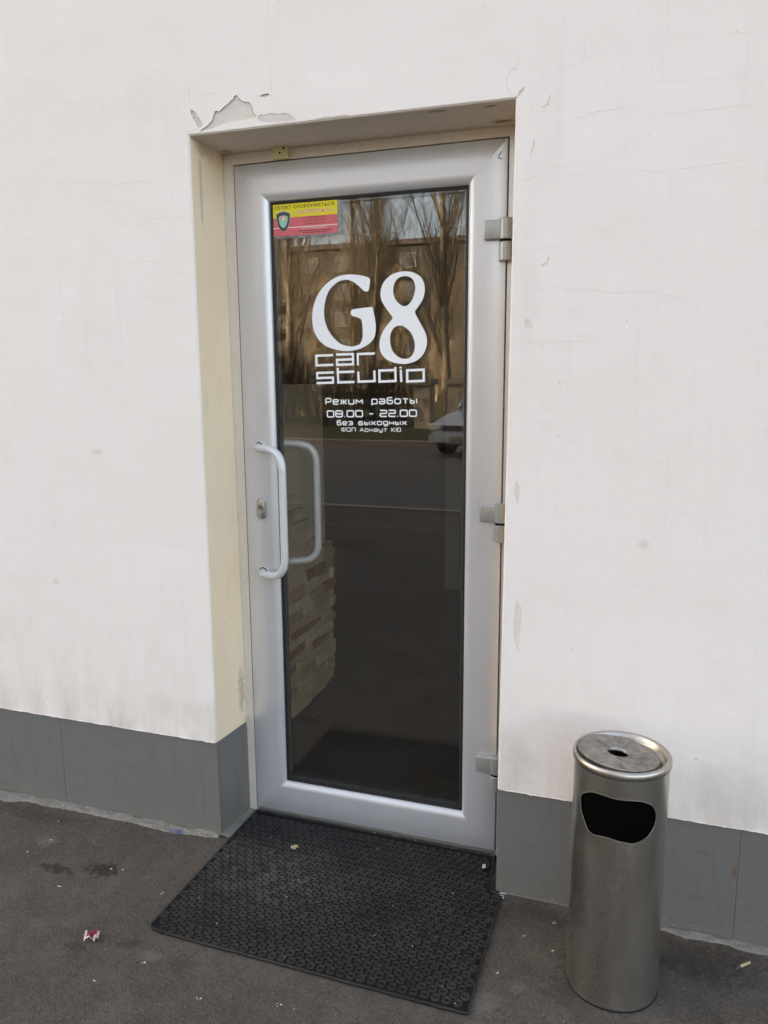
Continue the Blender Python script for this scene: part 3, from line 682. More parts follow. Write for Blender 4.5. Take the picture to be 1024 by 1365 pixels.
tag(obj('mortar_fillet', mv, mf, M['mortar'], None, True), 'grey mortar fillet between the doormat and the left recess tile', 'mortar')

# ------------------------------------------------------------------ the door
DW, DH, DZ, DY = .8112, 2.05, .0196, .168
GY = .1866                                    # outer glass face
door = thing('glass_door', 'silver aluminium framed glass door with pull handles and three hinges', 'door', (0, 0, 0))
def member(name, sec, corners, i, mat, parent, gap=.00025):
    """one mitred member of a rectangular frame; corners (x, z) anticlockwise, sec = [(inset, y)]"""
    a = Vector(corners[i]); b = Vector(corners[(i+1) % 4]); t = (b-a).normalized(); nn = Vector((-t.y, t.x))
    vv = []; n = len(sec)
    for u, y in sec:
        p = a+t*(u+gap)+nn*u; vv.append((p.x, y, p.y))
    for u, y in sec:
        p = b-t*(u+gap)+nn*u; vv.append((p.x, y, p.y))
    ff = [(k, k+1, n+k+1, n+k) for k in range(n-1)]
    o = obj(name, vv, ff, mat, parent); return autosmooth(o, 30)
leaf_c = [(0, DZ), (DW, DZ), (DW, DZ+DH), (0, DZ+DH)]
sec = [(0, DY+.05), (0, DY+.003), (.0009, DY+.0009), (.003, DY), (.06, DY), (.080, DY)]
for k in range(1, 9):
    a = k/8*math.pi/2; sec.append((.080+.0265*math.sin(a), DY+.0175*(1-math.cos(a))))
sec += [(.1065, GY-.0005)]
names = ('bottom_rail', 'hinge_stile', 'top_rail', 'lock_stile')
for i in range(4): member(names[i], sec, leaf_c, i, M['silver'], door)
gsec = [(.1060, GY-.0022), (.1095, GY-.0034), (.1135, GY-.0026), (.1142, GY-.0004)]
for i in range(4): member('gasket', gsec, leaf_c, i, M['rubber'], door, 0)
ssec = [(.1120, GY+.0043), (.1185, GY+.0043), (.1185, GY+.0197), (.1120, GY+.0197)]
for i in range(4): member('spacer', ssec, leaf_c, i, M['spacer'], door, 0)
isec = [(.098, GY+.0245), (.108, GY+.0245), (.108, GY+.028), (.100, GY+.048), (.06, GY+.055), (0, GY+.055), (0, GY+.02)]
for i in range(4): member('inner_bead', isec, leaf_c, i, M['silver'], door, 0)
for y0, y1 in ((GY, GY+.004), (GY+.020, GY+.024)):
    MB().box(.1045, DW-.1045, y0, y1, DZ+.1045, DZ+DH-.1045).make('glass_pane', M['glass'], door)
# fixed frame round the leaf
G = .0036
fx0, fx1, fz1 = -.037, DW+.0405, 2.1075
def prism(name, poly, y0, y1, mat, parent):
    n = len(poly); vv = [(x, y0, z_) for x, z_ in poly]+[(x, y1, z_) for x, z_ in poly]
    ff = [tuple(range(n)), tuple(reversed(range(n, 2*n)))]+[((k+1) % n, k, n+k, n+(k+1) % n) for k in range(n)]
    return obj(name, vv, ff, mat, parent)
zt = DZ+DH+G
prism('frame_jamb', [(fx0, .003), (-G, .003), (-G, zt), (fx0, fz1)], YF, YF+.06, M['frame'], door)
prism('frame_jamb', [(DW+G, .003), (fx1, .003), (fx1, fz1-.004), (DW+G, zt)], YF, YF+.06, M['silver'], door)
prism('frame_head', [(-G+.0003, zt+.0003), (DW+G-.0003, zt+.0003), (fx1-.0003, fz1-.004), (fx0+.0003, fz1)], YF, YF+.06, M['frame'], door)
MB().box(-G-.001, DW+G+.001, YF+.045, YF+.0475, .016, zt+.001).box(0, 0, 0, 0, 0, 0)
for a in ((-G-.0005, .02, YF+.052, YF+.062, .016, zt), (DW-.02, DW+G+.0005, YF+.052, YF+.062, .016, zt), (.0205, DW-.0205, YF+.052, YF+.062, zt-.02, zt)):
    MB().box(*a).make('frame_stop', M['rubber'], door)
# pull handles
def arc_path(pts, rr, k=7):
    out = [Vector(pts[0])]
    for a, b, c, r_ in zip(pts, pts[1:], pts[2:], rr):
        a, b, c = Vector(a), Vector(b), Vector(c); d0 = (a-b).normalized(); d1 = (c-b).normalized()
        for j in range(k+1):
            t = j/k; p0 = b+d0*r_; p1 = b+d1*r_
            out.append((1-t)**2*p0+2*t*(1-t)*b+t*t*p1)
    out.append(Vector(pts[-1])); return out
def handle(ym, yg, xm, xg, z0, z1, label):
    h = thing('pull', label, 'handle'); del h['category']; h.name = 'pull_handle'; h.parent = door
    s = 1 if yg > ym else -1
    path = arc_path([(xm, ym, z1), (xm+.004, ym+s*.034, z1), (xg, yg, z1-.004), (xg, yg, z0+.004), (xm+.004, ym+s*.034, z0), (xm, ym, z0)], (.022, .062, .062, .022), 10)
    # widen the two big bends
    MB().tube(path, .0118, 20).make('grip', M['handle'], h, True)
    for zz in (z0, z1):
        MB().tube([(xm, ym-s*.0006, zz), (xm, ym+s*.005, zz)], .0165, 24).make('rosette', M['handle'], h)
        MB().tube([(xm, ym+s*.0052, zz), (xm, ym+s*.0062, zz)], .0145, 24).make('rosette_gap', M['dark'], h)
handle(DY, .100, .055, .163, .845, 1.243, 'white lacquered bow handle on the outside of the door')
handle(GY+.056, .305, .072, .186, .855, 1.245, 'greyed bow handle seen through the glass')
# lock
lx, lz = .0555, 1.048
es = thing('lock', 'small oval key escutcheon', 'lock'); del es['category']; es.parent = door
def rrect(cx, cz, w, h, r_, n=6):
    out = []
    for qx, qz, a0 in ((1, 1, 0), (-1, 1, 90), (-1, -1, 180), (1, -1, 270)):
        for k in range(n+1):
            a = R(a0+90*k/n); out.append((cx+qx*(w/2-r_)+r_*math.cos(a), cz+qz*(h/2-r_)+r_*math.sin(a)))
    return out
o = prism('escutcheon', rrect(lx, lz, .030, .064, .011), DY-.0085, DY-.0002, M['chrome'], es); bevel(o, .0018, 2); autosmooth(o, 40)
o = MB().tube([(lx, DY-.0075, lz+.006), (lx, DY-.0115, lz+.006)], .0092, 24).make('cylinder_face', M['chrome'], es)
MB().tube([(lx, DY-.0075, lz-.010), (lx, DY-.0100, lz-.010)], .0062, 20).make('cylinder_tail', M['hinge'], es)
MB().box(lx-.005, lx+.005, DY-.0121, DY-.0117, lz+.0045, lz+.0075).make('keyhole', M['dark'], es)
# hinges
def hinge(zc, dz=0.0):
    h = thing('hinge', 'grey two-knuckle hinge', 'hinge'); del h['category']; h.parent = door
    h.location = (0, 0, zc)
    o = MB().box(.7530, .800, DY-.017, DY-.0002, .004, .054).make('hinge_plate', M['hinge'], h); bevel(o, .004, 3); autosmooth(o, 40)
    for z0, z1 in ((.003, .058), (-.052, -.003)):
        pr_ = [(.0005, z0), (.0150, z0), (.0170, z0+.002), (.0170, z1-.002), (.0150, z1), (.0005, z1)]
        o = MB().lathe(pr_, 28, (.8115, DY-.008, 0)).make('knuckle', M['hinge'], h); autosmooth(o, 40)
    MB().lathe([(.001, -.003), (.0145, -.003), (.0145, .003), (.001, .003)], 24, (.8115, DY-.008, 0)).make('washer', M['dark'], h)
    o = MB().box(.806, .842, DY-.004, YF-.0002, -.052, -.003).make('frame_plate', M['hinge'], h)
for zc in (1.810, 1.042, .278): hinge(zc)
# pen mark near the upper hinge corner
pm = [(.795, 2.037), (.789, 2.029), (.786, 2.022), (.790, 2.020), (.797, 2.018)]
V2 = []; F2 = []
mbp = MB().tube([(x, DY-.0003, z_) for x, z_ in pm], .0011, 5); mbp.make('pen_mark', M['dark'], door)
# sensor box on the frame head
sn = thing('alarm_sensor', 'small yellowed plastic sensor box on the frame above the door', 'sensor', (.1575, YF, 2.0895))
o = MB().box(-.0245, .0245, -.018, -.0002, -.0165, .0165).make('case', M['yellow_plastic'], sn); bevel(o, .0018, 2)
MB().tube([(0, -.0178, -.001), (0, -.0186, -.001)], .0030, 16).make('screw_hole', M['dark'], sn)
MB().tube([(.0125, -.0178, .0105), (.0125, -.0186, .0105)], .0036, 12).make('knockout', M['dark'], sn)

# ------------------------------------------------------------------ lettering on the glass
VY = GY-.0006
let = thing('window_lettering', 'white vinyl lettering and opening hours stuck on the door glass', 'lettering', (0, 0, 0))
v_, f_ = flat_shape(catmull(G_OUT, 3), [], VY)
obj('numeral_letter', v_, f_, M['vinyl'], let).name = 'large_letter'
v_, f_ = flat_shape(catmull(E_OUT, 4), [catmull(h, 4) for h in E_IN], VY)
obj('large_digit', v_, f_, M['vinyl'], let)
def stroke_mesh(strokes, w, wv=None):
    vv = []; ff = []
    for s in strokes:
        P = [Vector(p) for p in s]
        closed = (P[0]-P[-1]).length < 1e-6
        if closed: P = P[:-1]
        n = len(P); off = []
        for i in range(n):
            if closed or 0 < i < n-1:
                a = (P[i]-P[i-1]).normalized(); b = (P[(i+1) % n]-P[i]).normalized()
                na = Vector((-a.y, a.x)); nb = Vector((-b.y, b.x)); mm = (na+nb)
                mm = mm/max(.35, mm.dot(na)) if mm.length > 1e-4 else na
            else:
                a = (P[1]-P[0]).normalized() if i == 0 else (P[-1]-P[-2]).normalized(); mm = Vector((-a.y, a.x))
            off.append(mm*w/2)
        for i in range(n if closed else n-1):
            j = (i+1) % n; b0 = len(vv); yy = VY-.00002*(len(ff) % 40)     # no two strokes share a plane
            vv += [(P[i].x+off[i].x, yy, P[i].y+off[i].y), (P[i].x-off[i].x, yy, P[i].y-off[i].y), (P[j].x-off[j].x, yy, P[j].y-off[j].y), (P[j].x+off[j].x, yy, P[j].y+off[j].y)]
            ff.append((b0, b0+1, b0+2, b0+3))
    return vv, ff
for k, s in enumerate(SQ):
    v_, f_ = stroke_mesh(s, .0068); obj('letter', v_, f_, M['vinyl'], let)
def rc(x0, y0, x1, y1): return [(x0, y0), (x1, y0), (x1, y1), (x0, y1), (x0, y0)]
X = .76
GL = {
 'Р': (1, [[(0, 0), (0, 1), (1, 1), (1, .40), (0, .40)]]), 'е': (1, [[(1, 0), (0, 0), (0, X), (1, X), (1, X/2), (0, X/2)]]),
 'ж': (1.15, [[(0, 0), (.36, X/2), (0, X)], [(1, 0), (.64, X/2), (1, X)], [(.5, 0), (.5, X)], [(.36, X/2), (.64, X/2)]]),
 'и': (1, [[(0, X), (0, 0), (1, 0), (1, X)]]), 'м': (1.2, [[(0, 0), (0, X), (.5, .25), (1, X), (1, 0)]]),
 'р': (1, [[(0, -.25), (0, X), (1, X), (1, 0), (0, 0)]]), 'а': (1, [[(0, X), (1, X), (1, 0), (0, 0), (0, X/2), (1, X/2)]]),
 'б': (1, [[(.95, 1), (0, .95), (0, 0), (1, 0), (1, .55), (0, .55)]]), 'о': (1.05, [rc(0, 0, 1, X)]),
 'т': (.95, [[(0, X), (1, X)], [(.5, X), (.5, 0)]]), 'ы': (1.15, [[(0, X), (0, 0), (.62, 0), (.62, .42), (0, .42)], [(1, X), (1, 0)]]),
 '0': (1.25, [rc(0, 0, 1, 1)]), '8': (1.25, [rc(0, 0, 1, 1), [(0, .5), (1, .5)]]), '2': (1.2, [[(0, 1), (1, 1), (1, .5), (0, .5), (0, 0), (1, 0)]]),
 '.': (.12, [[(0, 0), (1, 0)]]), '-': (.7, [[(0, .45), (1, .45)]]), 'з': (.95, [[(0, X), (1, X), (1, 0), (0, 0)], [(.25, X/2), (1, X/2)]]),
 'в': (1, [[(.95, X), (0, X), (0, 0), (1, 0), (1, .42), (0, .42)]]), 'х': (1.05, [[(0, 0), (1, X)], [(0, X), (1, 0)]]),
 'д': (1, [[(1, X), (0, X), (0, .06), (1, .06)], [(1, X), (1, -.25), (.1, -.25)]]), 'н': (1, [[(0, 0), (0, X)], [(1, 0), (1, X)], [(0, X/2), (1, X/2)]]),
 'Ф': (1.2, [rc(0, .12, 1, .88), [(.5, -.05), (.5, 1.05)]]), 'О': (1.15, [rc(0, 0, 1, 1)]), 'П': (1.1, [[(0, 0), (0, 1), (1, 1), (1, 0)]]),
 'А': (1.1, [[(0, 0), (.5, 1), (1, 0)], [(.2, .33), (.8, .33)]]), 'у': (1, [[(0, X), (0, .08), (1, .08)], [(1, X), (1, -.25), (.1, -.25)]]),
 'К': (1, [[(0, 0), (0, 1)], [(1, 1), (.12, .5), (1, 0)]]), 'Ю': (1.25, [[(0, 0), (0, 1)], rc(.30, 0, 1, 1), [(0, .5), (.30, .5)]]),
}
def soften(s, r_):
    P = [Vector(p) for p in s]; closed = (P[0]-P[-1]).length < 1e-9; out = []
    if closed: P = P[:-1]
    n = len(P)
    for i in range(n):
        if not closed and i in (0, n-1): out.append(tuple(P[i])); continue
        a, b, c = P[i-1], P[i], P[(i+1) % n]; ra = min(r_, (a-b).length*.45); rc_ = min(r_, (c-b).length*.45)
        p0 = b+(a-b).normalized()*ra; p1 = b+(c-b).normalized()*rc_
        out += [tuple(p0), tuple(.25*p0+.5*b+.25*p1), tuple(p1)]
    if closed: out.append(out[0])
    return out
def text_line(txt, corners, hgt, wst, space=1.0, gap=.42):
    (xl, zl1), (_, zl0), (xr, zr1), (_, zr0) = corners
    tot = 0
    for ch in txt: tot += (space if ch == ' ' else GL[ch][0]+gap)
    tot -= gap; s = (xr-xl)/tot; x = xl
    for ch in txt:
        if ch == ' ': x += space*s; continue
        w, st_ = GL[ch]; t = (x-xl)/(xr-xl); zb = zl0+(zr0-zl0)*t
        ss = [soften([(x+px*w*s, zb+py*hgt) for px, py in q], hgt*.24) for q in st_]
        v2, f2 = stroke_mesh(ss, wst); obj('letter', v2, f2, M['vinyl'], let)
        x += (w+gap)*s
text_line('Режим работы', LINES[0], .0175, .0036, 1.35)
text_line('08.00 - 22.00', LINES[1], .0178, .0038, .9, .38)
text_line('без выходных', LINES[2], .0130, .0029, 1.1)
text_line('ФОП Арнаут КЮ', LINES[3], .0108, .0020, 1.0)

# ------------------------------------------------------------------ security sticker
SY = GY-.0006
M['st_yellow'] = plain('sticker_yellow', (.80, .66, .03), .5, 0, .4, .04, 20)
M['st_red'] = plain('sticker_red', (.72, .135, .155), .5, 0, .4, .05, 20)
M['st_white'] = plain('sticker_white', (.82, .74, .72), .5, 0, .4, .03, 20)
M['st_pink'] = plain('sticker_pink', (.72, .22, .20), .5, 0, .4, .03, 20)
M['st_ink'] = plain('sticker_ink', (.06, .035, .03), .6, 0, .3, .03, 20)
M['st_green'] = plain('sticker_green', (.045, .075, .06), .5, 0, .4, .1, 90)
M['st_mint'] = plain('sticker_mint', (.33, .60, .49), .5, 0, .4, .06, 90)
M['st_grey'] = plain('sticker_grey', (.45, .47, .45), .5, 0, .4, .06, 90)
M['st_orange'] = plain('sticker_orange', (.75, .42, .18), .5, 0, .4, .06, 90)
stk = thing('security_sticker', 'yellow and red security company sticker with a shield emblem in the glass corner', 'sticker', (.1150, SY, 1.8660))
stk.scale = (.985, 1, .905)
SW, SH = .2075, .0985
def flat(name, poly, y, mat, parent=stk, holes=()):
    v2, f2 = flat_shape(poly, list(holes), y); return obj(name, v2, f2, mat, parent)
flat('clear_margin', [(-.002, -.008), (SW+.012, -.005), (SW+.012, SH+.001), (-.002, SH+.001)], .0003, M['film'])
flat('red_field', [(0, 0), (SW, 0), (SW, .0560), (0, .0560)], 0, M['st_red'])
flat('yellow_field', [(0, .0562), (SW, .0562), (SW, SH), (0, SH)], 0, M['st_yellow'])
flat('white_stripe', [(0, .0235), (SW, .0235), (SW, .0260), (0, .0260)], -.0001, M['st_white'])
def shield(cx, cz, w, h):
    pts_ = [(0, .5), (.25, .47), (.5, .38), (.47, .1), (.42, -.12), (.30, -.32), (.14, -.44), (0, -.5), (-.14, -.44), (-.30, -.32), (-.42, -.12), (-.47, .1), (-.5, .38), (-.25, .47)]
    return [(cx+x*w, cz+z_*h) for x, z_ in reversed(pts_)]
em = flat('emblem', shield(.033, .0455, .0480, .0640), -.00012, M['st_grey'])
for w, h, mt, y in ((.0450, .0610, 'st_green', -.00018), (.0300, .040, 'st_grey', -.00024), (.0270, .0370, 'st_mint', -.0003)):
    flat('emblem_layer', shield(.033, .0445, w, h), y, M[mt], em)
flat('emblem_sun', [(.022, .050), (.044, .050), (.043, .056), (.038, .061), (.033, .063), (.028, .061), (.023, .056)], -.00034, M['st_orange'], em)
flat('emblem_peak', [(.0275, .050), (.0385, .050), (.0345, .0580), (.0330, .0595), (.0315, .0580)], -.0004, M['st_white'], em)
dg = bpy.context.evaluated_depsgraph_get
def text(name, s, x0, z0, width, height, mat, y=-.00016, bold=0.0, outline=False):
    cu = bpy.data.curves.new(name, 'FONT'); cu.body = s; cu.size = 1; cu.fill_mode = 'BOTH'; cu.offset = bold
    to = bpy.data.objects.new(name, cu); COL.objects.link(to)
    bpy.context.view_layer.update()
    me = bpy.data.meshes.new_from_object(to.evaluated_get(dg()))
    bpy.data.objects.remove(to)
    xs = [v.co.x for v in me.vertices]; ys = [v.co.y for v in me.vertices]
    if not xs: return None
    sx = width/(max(xs)-min(xs)); sy = height/(max(ys)-min(ys)); mx_, my_ = min(xs), min(ys)
    for v in me.vertices: v.co = ((v.co.x-mx_)*sx+x0, y, (v.co.y-my_)*sy+z0)
    # overlapping contours of one glyph must not share a plane: lift every island a little
    par = list(range(len(me.vertices)))
    def find(i):
        while par[i] != i: par[i] = par[par[i]]; i = par[i]
        return i
    for e in me.edges: par[find(e.vertices[0])] = find(e.vertices[1])
    ids = {}
    for v in me.vertices:
        k = ids.setdefault(find(v.index), len(ids)); v.co.y -= .000004*(k % 9)
    me.materials.clear(); me.materials.append(mat); me.update()
    return link(name, me, stk)
text('headline', "ОБ'ЄКТ ОХОРОНЯЄТЬСЯ", .004, .0830, .194, .0105, M['st_ink'], bold=.010)
text('company_name', "«ОЛІМП·ЮГ»", .0700, .0640, .128, .0135, M['st_white'], -.00013, bold=.02)
text('company_name', "«ОЛІМП·ЮГ»", .0705, .0645, .127, .0125, M['st_pink'], -.00018, bold=.0)
for i, s in enumerate(("т.: (048) 784-07-07", "м.: (093) 978-08-37", "м.: (067) 518-07-07")):
    text('phone_number', s, .098, .0475-.0092*i, .071, .0062, M['st_ink'], bold=.0)
text('web_address', "www.olimp-yug.com.ua", .092, .0165, .080, .0060, M['st_white'], -.0002, bold=.0)
# the two bottom lines are too small to read in the picture: word-shaped dashes
for zz, x, xe in ((.0105, .080, .188), (.0050, .095, .175)):
    mbd = MB(); lr = random.Random(int(x*1000))
    while x < xe:
        w = lr.uniform(.004, .012); mbd.quad((x, -.0002, zz), (x+w, -.0002, zz), (x+w, -.0002, zz+.0024), (x, -.0002, zz+.0024)); x += w+.0022
    mbd.make('small_print', M['st_ink'], stk)

# ------------------------------------------------------------------ doormat of rubber rings
mat = thing('doormat', 'black rubber ring doormat worn and dusty in front of the door', 'doormat', (0, 0, 0))
x0, x1, yf, yb = -.006, .868, -.441, .1655
def mat_outline():
    p = [(x0+.010, yf+.004), (x0+.045, yf-.002)]
    p += [(x0+.05, yf+.006), (x0+.056, yf-.001)]
    p += [(.3, yf-.004), (.6, yf-.008), (x1-.004, yf-.010), (x1, yf-.006), (x1-.002, -.22), (x1-.002, -.020), (x1-.012, -.012), (.838, -.004), (.834, .02), (.822, .06), (.814, yb-.004), (.4, yb), (x0+.004, yb), (x0+.001, -.1), (x0, yf+.012)]
    return rough_line(p, .02, .0016, True, 2.0)
ol = mat_outline(); n = len(ol)
v2, f2 = flat_shape(ol, [], 0.0)
vv = [(x, z_, .0062) for x, _, z_ in v2]; ff = [tuple(t) for t in f2]
b = len(vv); vv += [(x, z_, .0062) for x, z_ in ol]+[(x*1.0, z_, .0003) for x, z_ in ol]
ff += [(b+i, b+n+i, b+n+(i+1) % n, b+(i+1) % n) for i in range(n)]
obj('base_sheet', vv, ff, M['mat_base_shade'], mat)
eb = MB(); pe = [(x, z_, .0066) for x, z_ in ol]; eb.tube(pe+[pe[0]], .0030, 6, False); eb.make('edge_rib', M['mat'], mat, True)
rp = [(.0122, .0055), (.0117, .0102), (.0107, .0110), (.0094, .0106), (.0086, .0078), (.0066, .0074), (.0060, .0096), (.0050, .0097), (.0042, .0068), (.0001, .0064)]
PX, PYR = .0268, .0233
spots = []
r_i = 0; y = yf+.013
while y < yb-.012:
    x = x0+.014+(PX/2 if r_i % 2 else 0)
    while x < x1-.012:
        if inpoly((x+.010, y), ol) and inpoly((x-.010, y), ol) and inpoly((x, y+.010), ol) and inpoly((x, y-.010), ol): spots.append((x, y))
        x += PX
    y += PYR; r_i += 1
spots.sort(key=lambda s: (s[0]-1.2)**2+(s[1]+2)**2)
ring_o = MB().lathe(rp, 12).make('ring', M['mat'], mat, True)
for i, (x, y) in enumerate(spots[:300]):
    o = ring_o if i == 0 else link('ring', ring_o.data, mat)
    o.location = (x, y, rnd.uniform(-.0012, .0003)); o.rotation_euler = (rnd.uniform(-.05, .05), rnd.uniform(-.05, .05), rnd.uniform(0, 3)); k = rnd.uniform(.94, 1.03); o.scale = (k, k, rnd.uniform(.8, 1.05))
mb = MB()
for x, y in spots[300:]:
    b = len(mb.v); mb.lathe(rp, 12, (x, y, 0)); s = rnd.uniform(.8, 1.05); dz = rnd.uniform(-.0012, .0003)
    for i in range(b, len(mb.v)):
        q = mb.v[i]; mb.v[i] = (q[0], q[1], q[2]*s+dz)
kind(mb.make('ring_field', M['mat'], mat, True), 'stuff')

# ------------------------------------------------------------------ stainless ashtray bin
BX, BY, BR, BH = 1.175, -.226, .107, .588
bin_ = thing('ashtray_bin', 'dented stainless steel ashtray bin with an oval mouth beside the door', 'bin', (BX, BY, 0))
mo = catmull([(t*BR, z_) for t, z_ in MOUTH], 3)
pts = []; edges = []
hw = math.pi*BR; NT = 72
zs = [.006, .02, .06, .12, .18, .24, .30, .36, .40, .42, .44, .46, .48, .50, .52, .535, .548, .565, BH]
for i in range(NT+1):
    for z_ in zs:
        p = (-hw+2*hw*i/NT, z_)
        if not inpoly(p, mo): pts.append(Vector(p))
b = len(pts); pts += [Vector(p) for p in mo]; edges = [(b+i, b+(i+1) % len(mo)) for i in range(len(mo))]
cv, ce, cf, *_ = delaunay_2d_cdt(pts, edges, [], 0, 1e-7)
def wrap(u, z_, r_=BR):
    t = u/BR
    dent = 0.0
    # buckled lip under the mouth and a shallow crease running down from it
    for (tc, zc, sx, sz, a) in ((-.50, .412, .16, .022, -.0045), (.20, .40, .24, .020, .0020), (.14, .25, .11, .16, -.0036), (.31, .25, .09, .17, .0030), (-.35, .33, .14, .05, -.002), (.35, .555, .06, .010, .0015), (-.1, .36, .3, .03, -.0015)):
        dent += a*math.exp(-((t-tc)/sx)**2-((z_-zc)/sz)**2)
    dent += .0006*noise.noise((t*2.0, z_*7, 2))
    r2 = r_+dent+.0012*math.exp(-((z_-.006)/.006)**2)
    return (r2*math.sin(t), -r2*math.cos(t), z_)
ff = []
for t in cf:
    c = sum((cv[i] for i in t), Vector((0, 0)))/3
    if inpoly(c, mo): continue
    a, b_, d = (cv[i] for i in t); ff.append(tuple(t) if (b_-a).cross(d-a) > 0 else tuple(t)[::-1])
body = obj('body', [wrap(p.x, p.y) for p in cv], ff, M['steel'], bin_, True)
bm = bmesh.new(); bm.from_mesh(body.data); bmesh.ops.remove_doubles(bm, verts=bm.verts, dist=1e-5); bm.to_mesh(body.data); bm.free()
sol = body.modifiers.new('wall', 'SOLIDIFY'); sol.thickness = .0016; sol.offset = -1
es_ = body.modifiers.new('edges', 'EDGE_SPLIT'); es_.split_angle = R(40)
# turned lip round the mouth
lip = [wrap(u, z_, BR-.0004) for u, z_ in mo]
MB().tube(lip+[lip[0]], .0007, 6, False).make('mouth_lip', M['grimy'], bin_, True)
rim = [(BR-.004, BH-.012), (BR+.0005, BH-.012), (BR+.0032, BH-.009), (BR+.0040, BH-.003), (BR+.0032, BH+.004), (BR+.0005, BH+.0075), (BR-.0040, BH+.0080), (BR-.008, BH+.005), (BR-.0105, BH-.004), (BR-.013, BH-.010), (.02, BH-.016), (.001, BH-.016)]
MB().lathe(rim, 64).make('rim', M['rim_steel'], bin_, True)
MB().lathe([(BR-.006, BH-.03), (BR-.006, .02), (.001, .02)], 40).make('shade_shell', M['bin_inside_shade'], bin_, True)  # added shell, painted black as the dark depth behind the mouth
MB().lathe([(BR-.002, .0), (BR+.0018, .0), (BR+.0018, .007), (BR-.002, .007)], 64).make('base_ring', M['rubber'], bin_, True)
lid = [(.0235, -.006), (.0243, .0003), (.0275, .0022), (.060, .0026), (.0900, .0020), (.0930, .0008), (.0930, -.0010), (.0895, -.0006), (.060, .0006), (.0275, .0004), (.0235, -.006)]
lo = MB().lathe(lid, 64).make('ashtray_plate', M['grimy'], bin_, True)
lo.location = (-.0085, -.0045, BH+.0055); lo.rotation_euler = (R(-3.0), R(5.5), 0)
MB().lathe([(.001, BH-.0095), (.026, BH-.0095), (.026, BH-.0094)], 24).make('ash_hole_shade', M['bin_inside_shade'], bin_)  # black disc put in for the shade below the plate's hole

# ------------------------------------------------------------------ litter
M['wrap_red'] = plain('wrapper_red', (.27, .022, .045), .4, 0, .5, .3, 120)
M['wrap_in'] = plain('wrapper_inside', (.55, .48, .47), .5, 0, .5, .2, 200)
M['dry_leaf'] = plain('dry_leaf', (.42, .36, .22), .7, 0, .3, .2, 300)
M['chip'] = plain('paint_chip', (.52, .50, .46), .8, 0, .3, .2, 100)
M['butt'] = plain('cigarette_paper', (.50, .40, .22), .7, 0, .3, .2, 200)
M['ash'] = plain('burnt_end', (.10, .09, .08), .9, 0, .2, .3, 200)
def crumple(name, nx, ny, sx, sy, h, mats_, seed, loc, rz, label, cat):
    vv = []; ff = []; mi = []
    for i in range(nx):
        for j in range(ny):
            u, w = i/(nx-1)-.5, j/(ny-1)-.5
            e = .25*noise.noise((u*4+seed, w*4, 3))
            z_ = h*(.5+noise.noise((u*5, w*5, seed))+.5*noise.noise((u*12, w*12, seed)))
            vv.append((sx*(u+e*.3), sy*(w*(1-.35*abs(u))+e*.4), max(.0008, z_+.004)))
    for i in range(nx-1):
        for j in range(ny-1):
            a = i*ny+j; ff.append((a, a+1, a+ny+1, a+ny)); mi.append(1 if (i in (0, nx-2) or j == 0) and noise.noise((i*.6, j*.6, seed+4)) > -.2 else 0)
    o = obj(name, vv, ff, mats_, mi=mi); o.location = loc; o.rotation_euler = (0, 0, rz)
    s = o.modifiers.new('t', 'SOLIDIFY'); s.thickness = .0004
    return tag(o, label, cat)
crumple('candy_wrapper', 8, 7, .037, .029, .017, [M['wrap_red'], M['wrap_in']], 4.0, (-.125, -.516, .0005), .5, 'crumpled dark red wrapper lying on the asphalt', 'wrapper')
crumple('dry_leaf', 7, 5, .022, .017, .006, [M['dry_leaf'], M['dry_leaf']], 9.0, (.2187, -.001, .0105), .9, 'small pale dry leaf lying on the doormat', 'leaf')
crumple('paper_scrap', 5, 3, .010, .020, .003, [M['chip'], M['chip']], 2.0, (.795, .090, .0105), .2, 'small white paper scrap on the doormat by the right jamb', 'scrap')
cb = thing('cigarette_butt', 'thin burnt cigarette butt on the asphalt at the right', 'cigarette butt', (1.470, -.098, .004))
d = Vector((.034, .032, 0)).normalized()
MB().tube([d*.010, d*.044], .0032, 10).make('filter', M['butt'], cb, True)
MB().tube([d*-.006+Vector((.001, 0, -.001)), d*.0098], [.0024, .0033], 8).make('burnt_end', M['ash'], cb, True)
# uncountable crumbs of paint and mortar on the ground
mb = MB(); cr = random.Random(5)
def crumb(x, y, z_, s):
    b = len(mb.v); a = cr.uniform(0, 6.3); k = 5
    for i in range(k):
        t = a+2*math.pi*i/k; r2 = s*cr.uniform(.5, 1.1); mb.v.append((x+r2*math.cos(t), y+r2*math.sin(t)*.8, z_))
    mb.v.append((x+cr.uniform(-.2, .2)*s, y, z_+s*cr.uniform(.3, .7)))
    for i in range(k): mb.f.append((b+i, b+(i+1) % k, b+k))
for i in range(170):
    x = cr.uniform(-1.3, 1.9); y = -.02-abs(cr.gauss(0, .35)); z_ = .0005
    if inpoly((x, y), ol): continue
    crumb(x, y, z_, min(.0040, .0009*math.exp(cr.gauss(0.1, .55))))
for x, y in ((-.55, -.19), (-.27, -.25), (-.24, -.245), (-.36, -.37), (-.06, -.30), (.055, -.545), (-.02, -.63), (.25, -.60), (.44, -.56), (.95, -.15), (1.03, -.18), (.905, -.30), (-.40, -.62), (.87, -.48), (.62, -.585), (1.02, -.07)):
    for q in range(3): crumb(x+cr.uniform(-.006, .006), y+cr.uniform(-.005, .005), .0006, cr.uniform(.002, .0042))
for i in range(34):
    crumb(cr.uniform(-.9, -.05), cr.uniform(-.03, -.004), .008, cr.uniform(.0012, .0035))
for i in range(60):
    crumb(cr.uniform(.25, .83)**.7, cr.uniform(.160, .1675), .0060+cr.uniform(0, .004), .0012*math.exp(cr.gauss(.2, .5)))
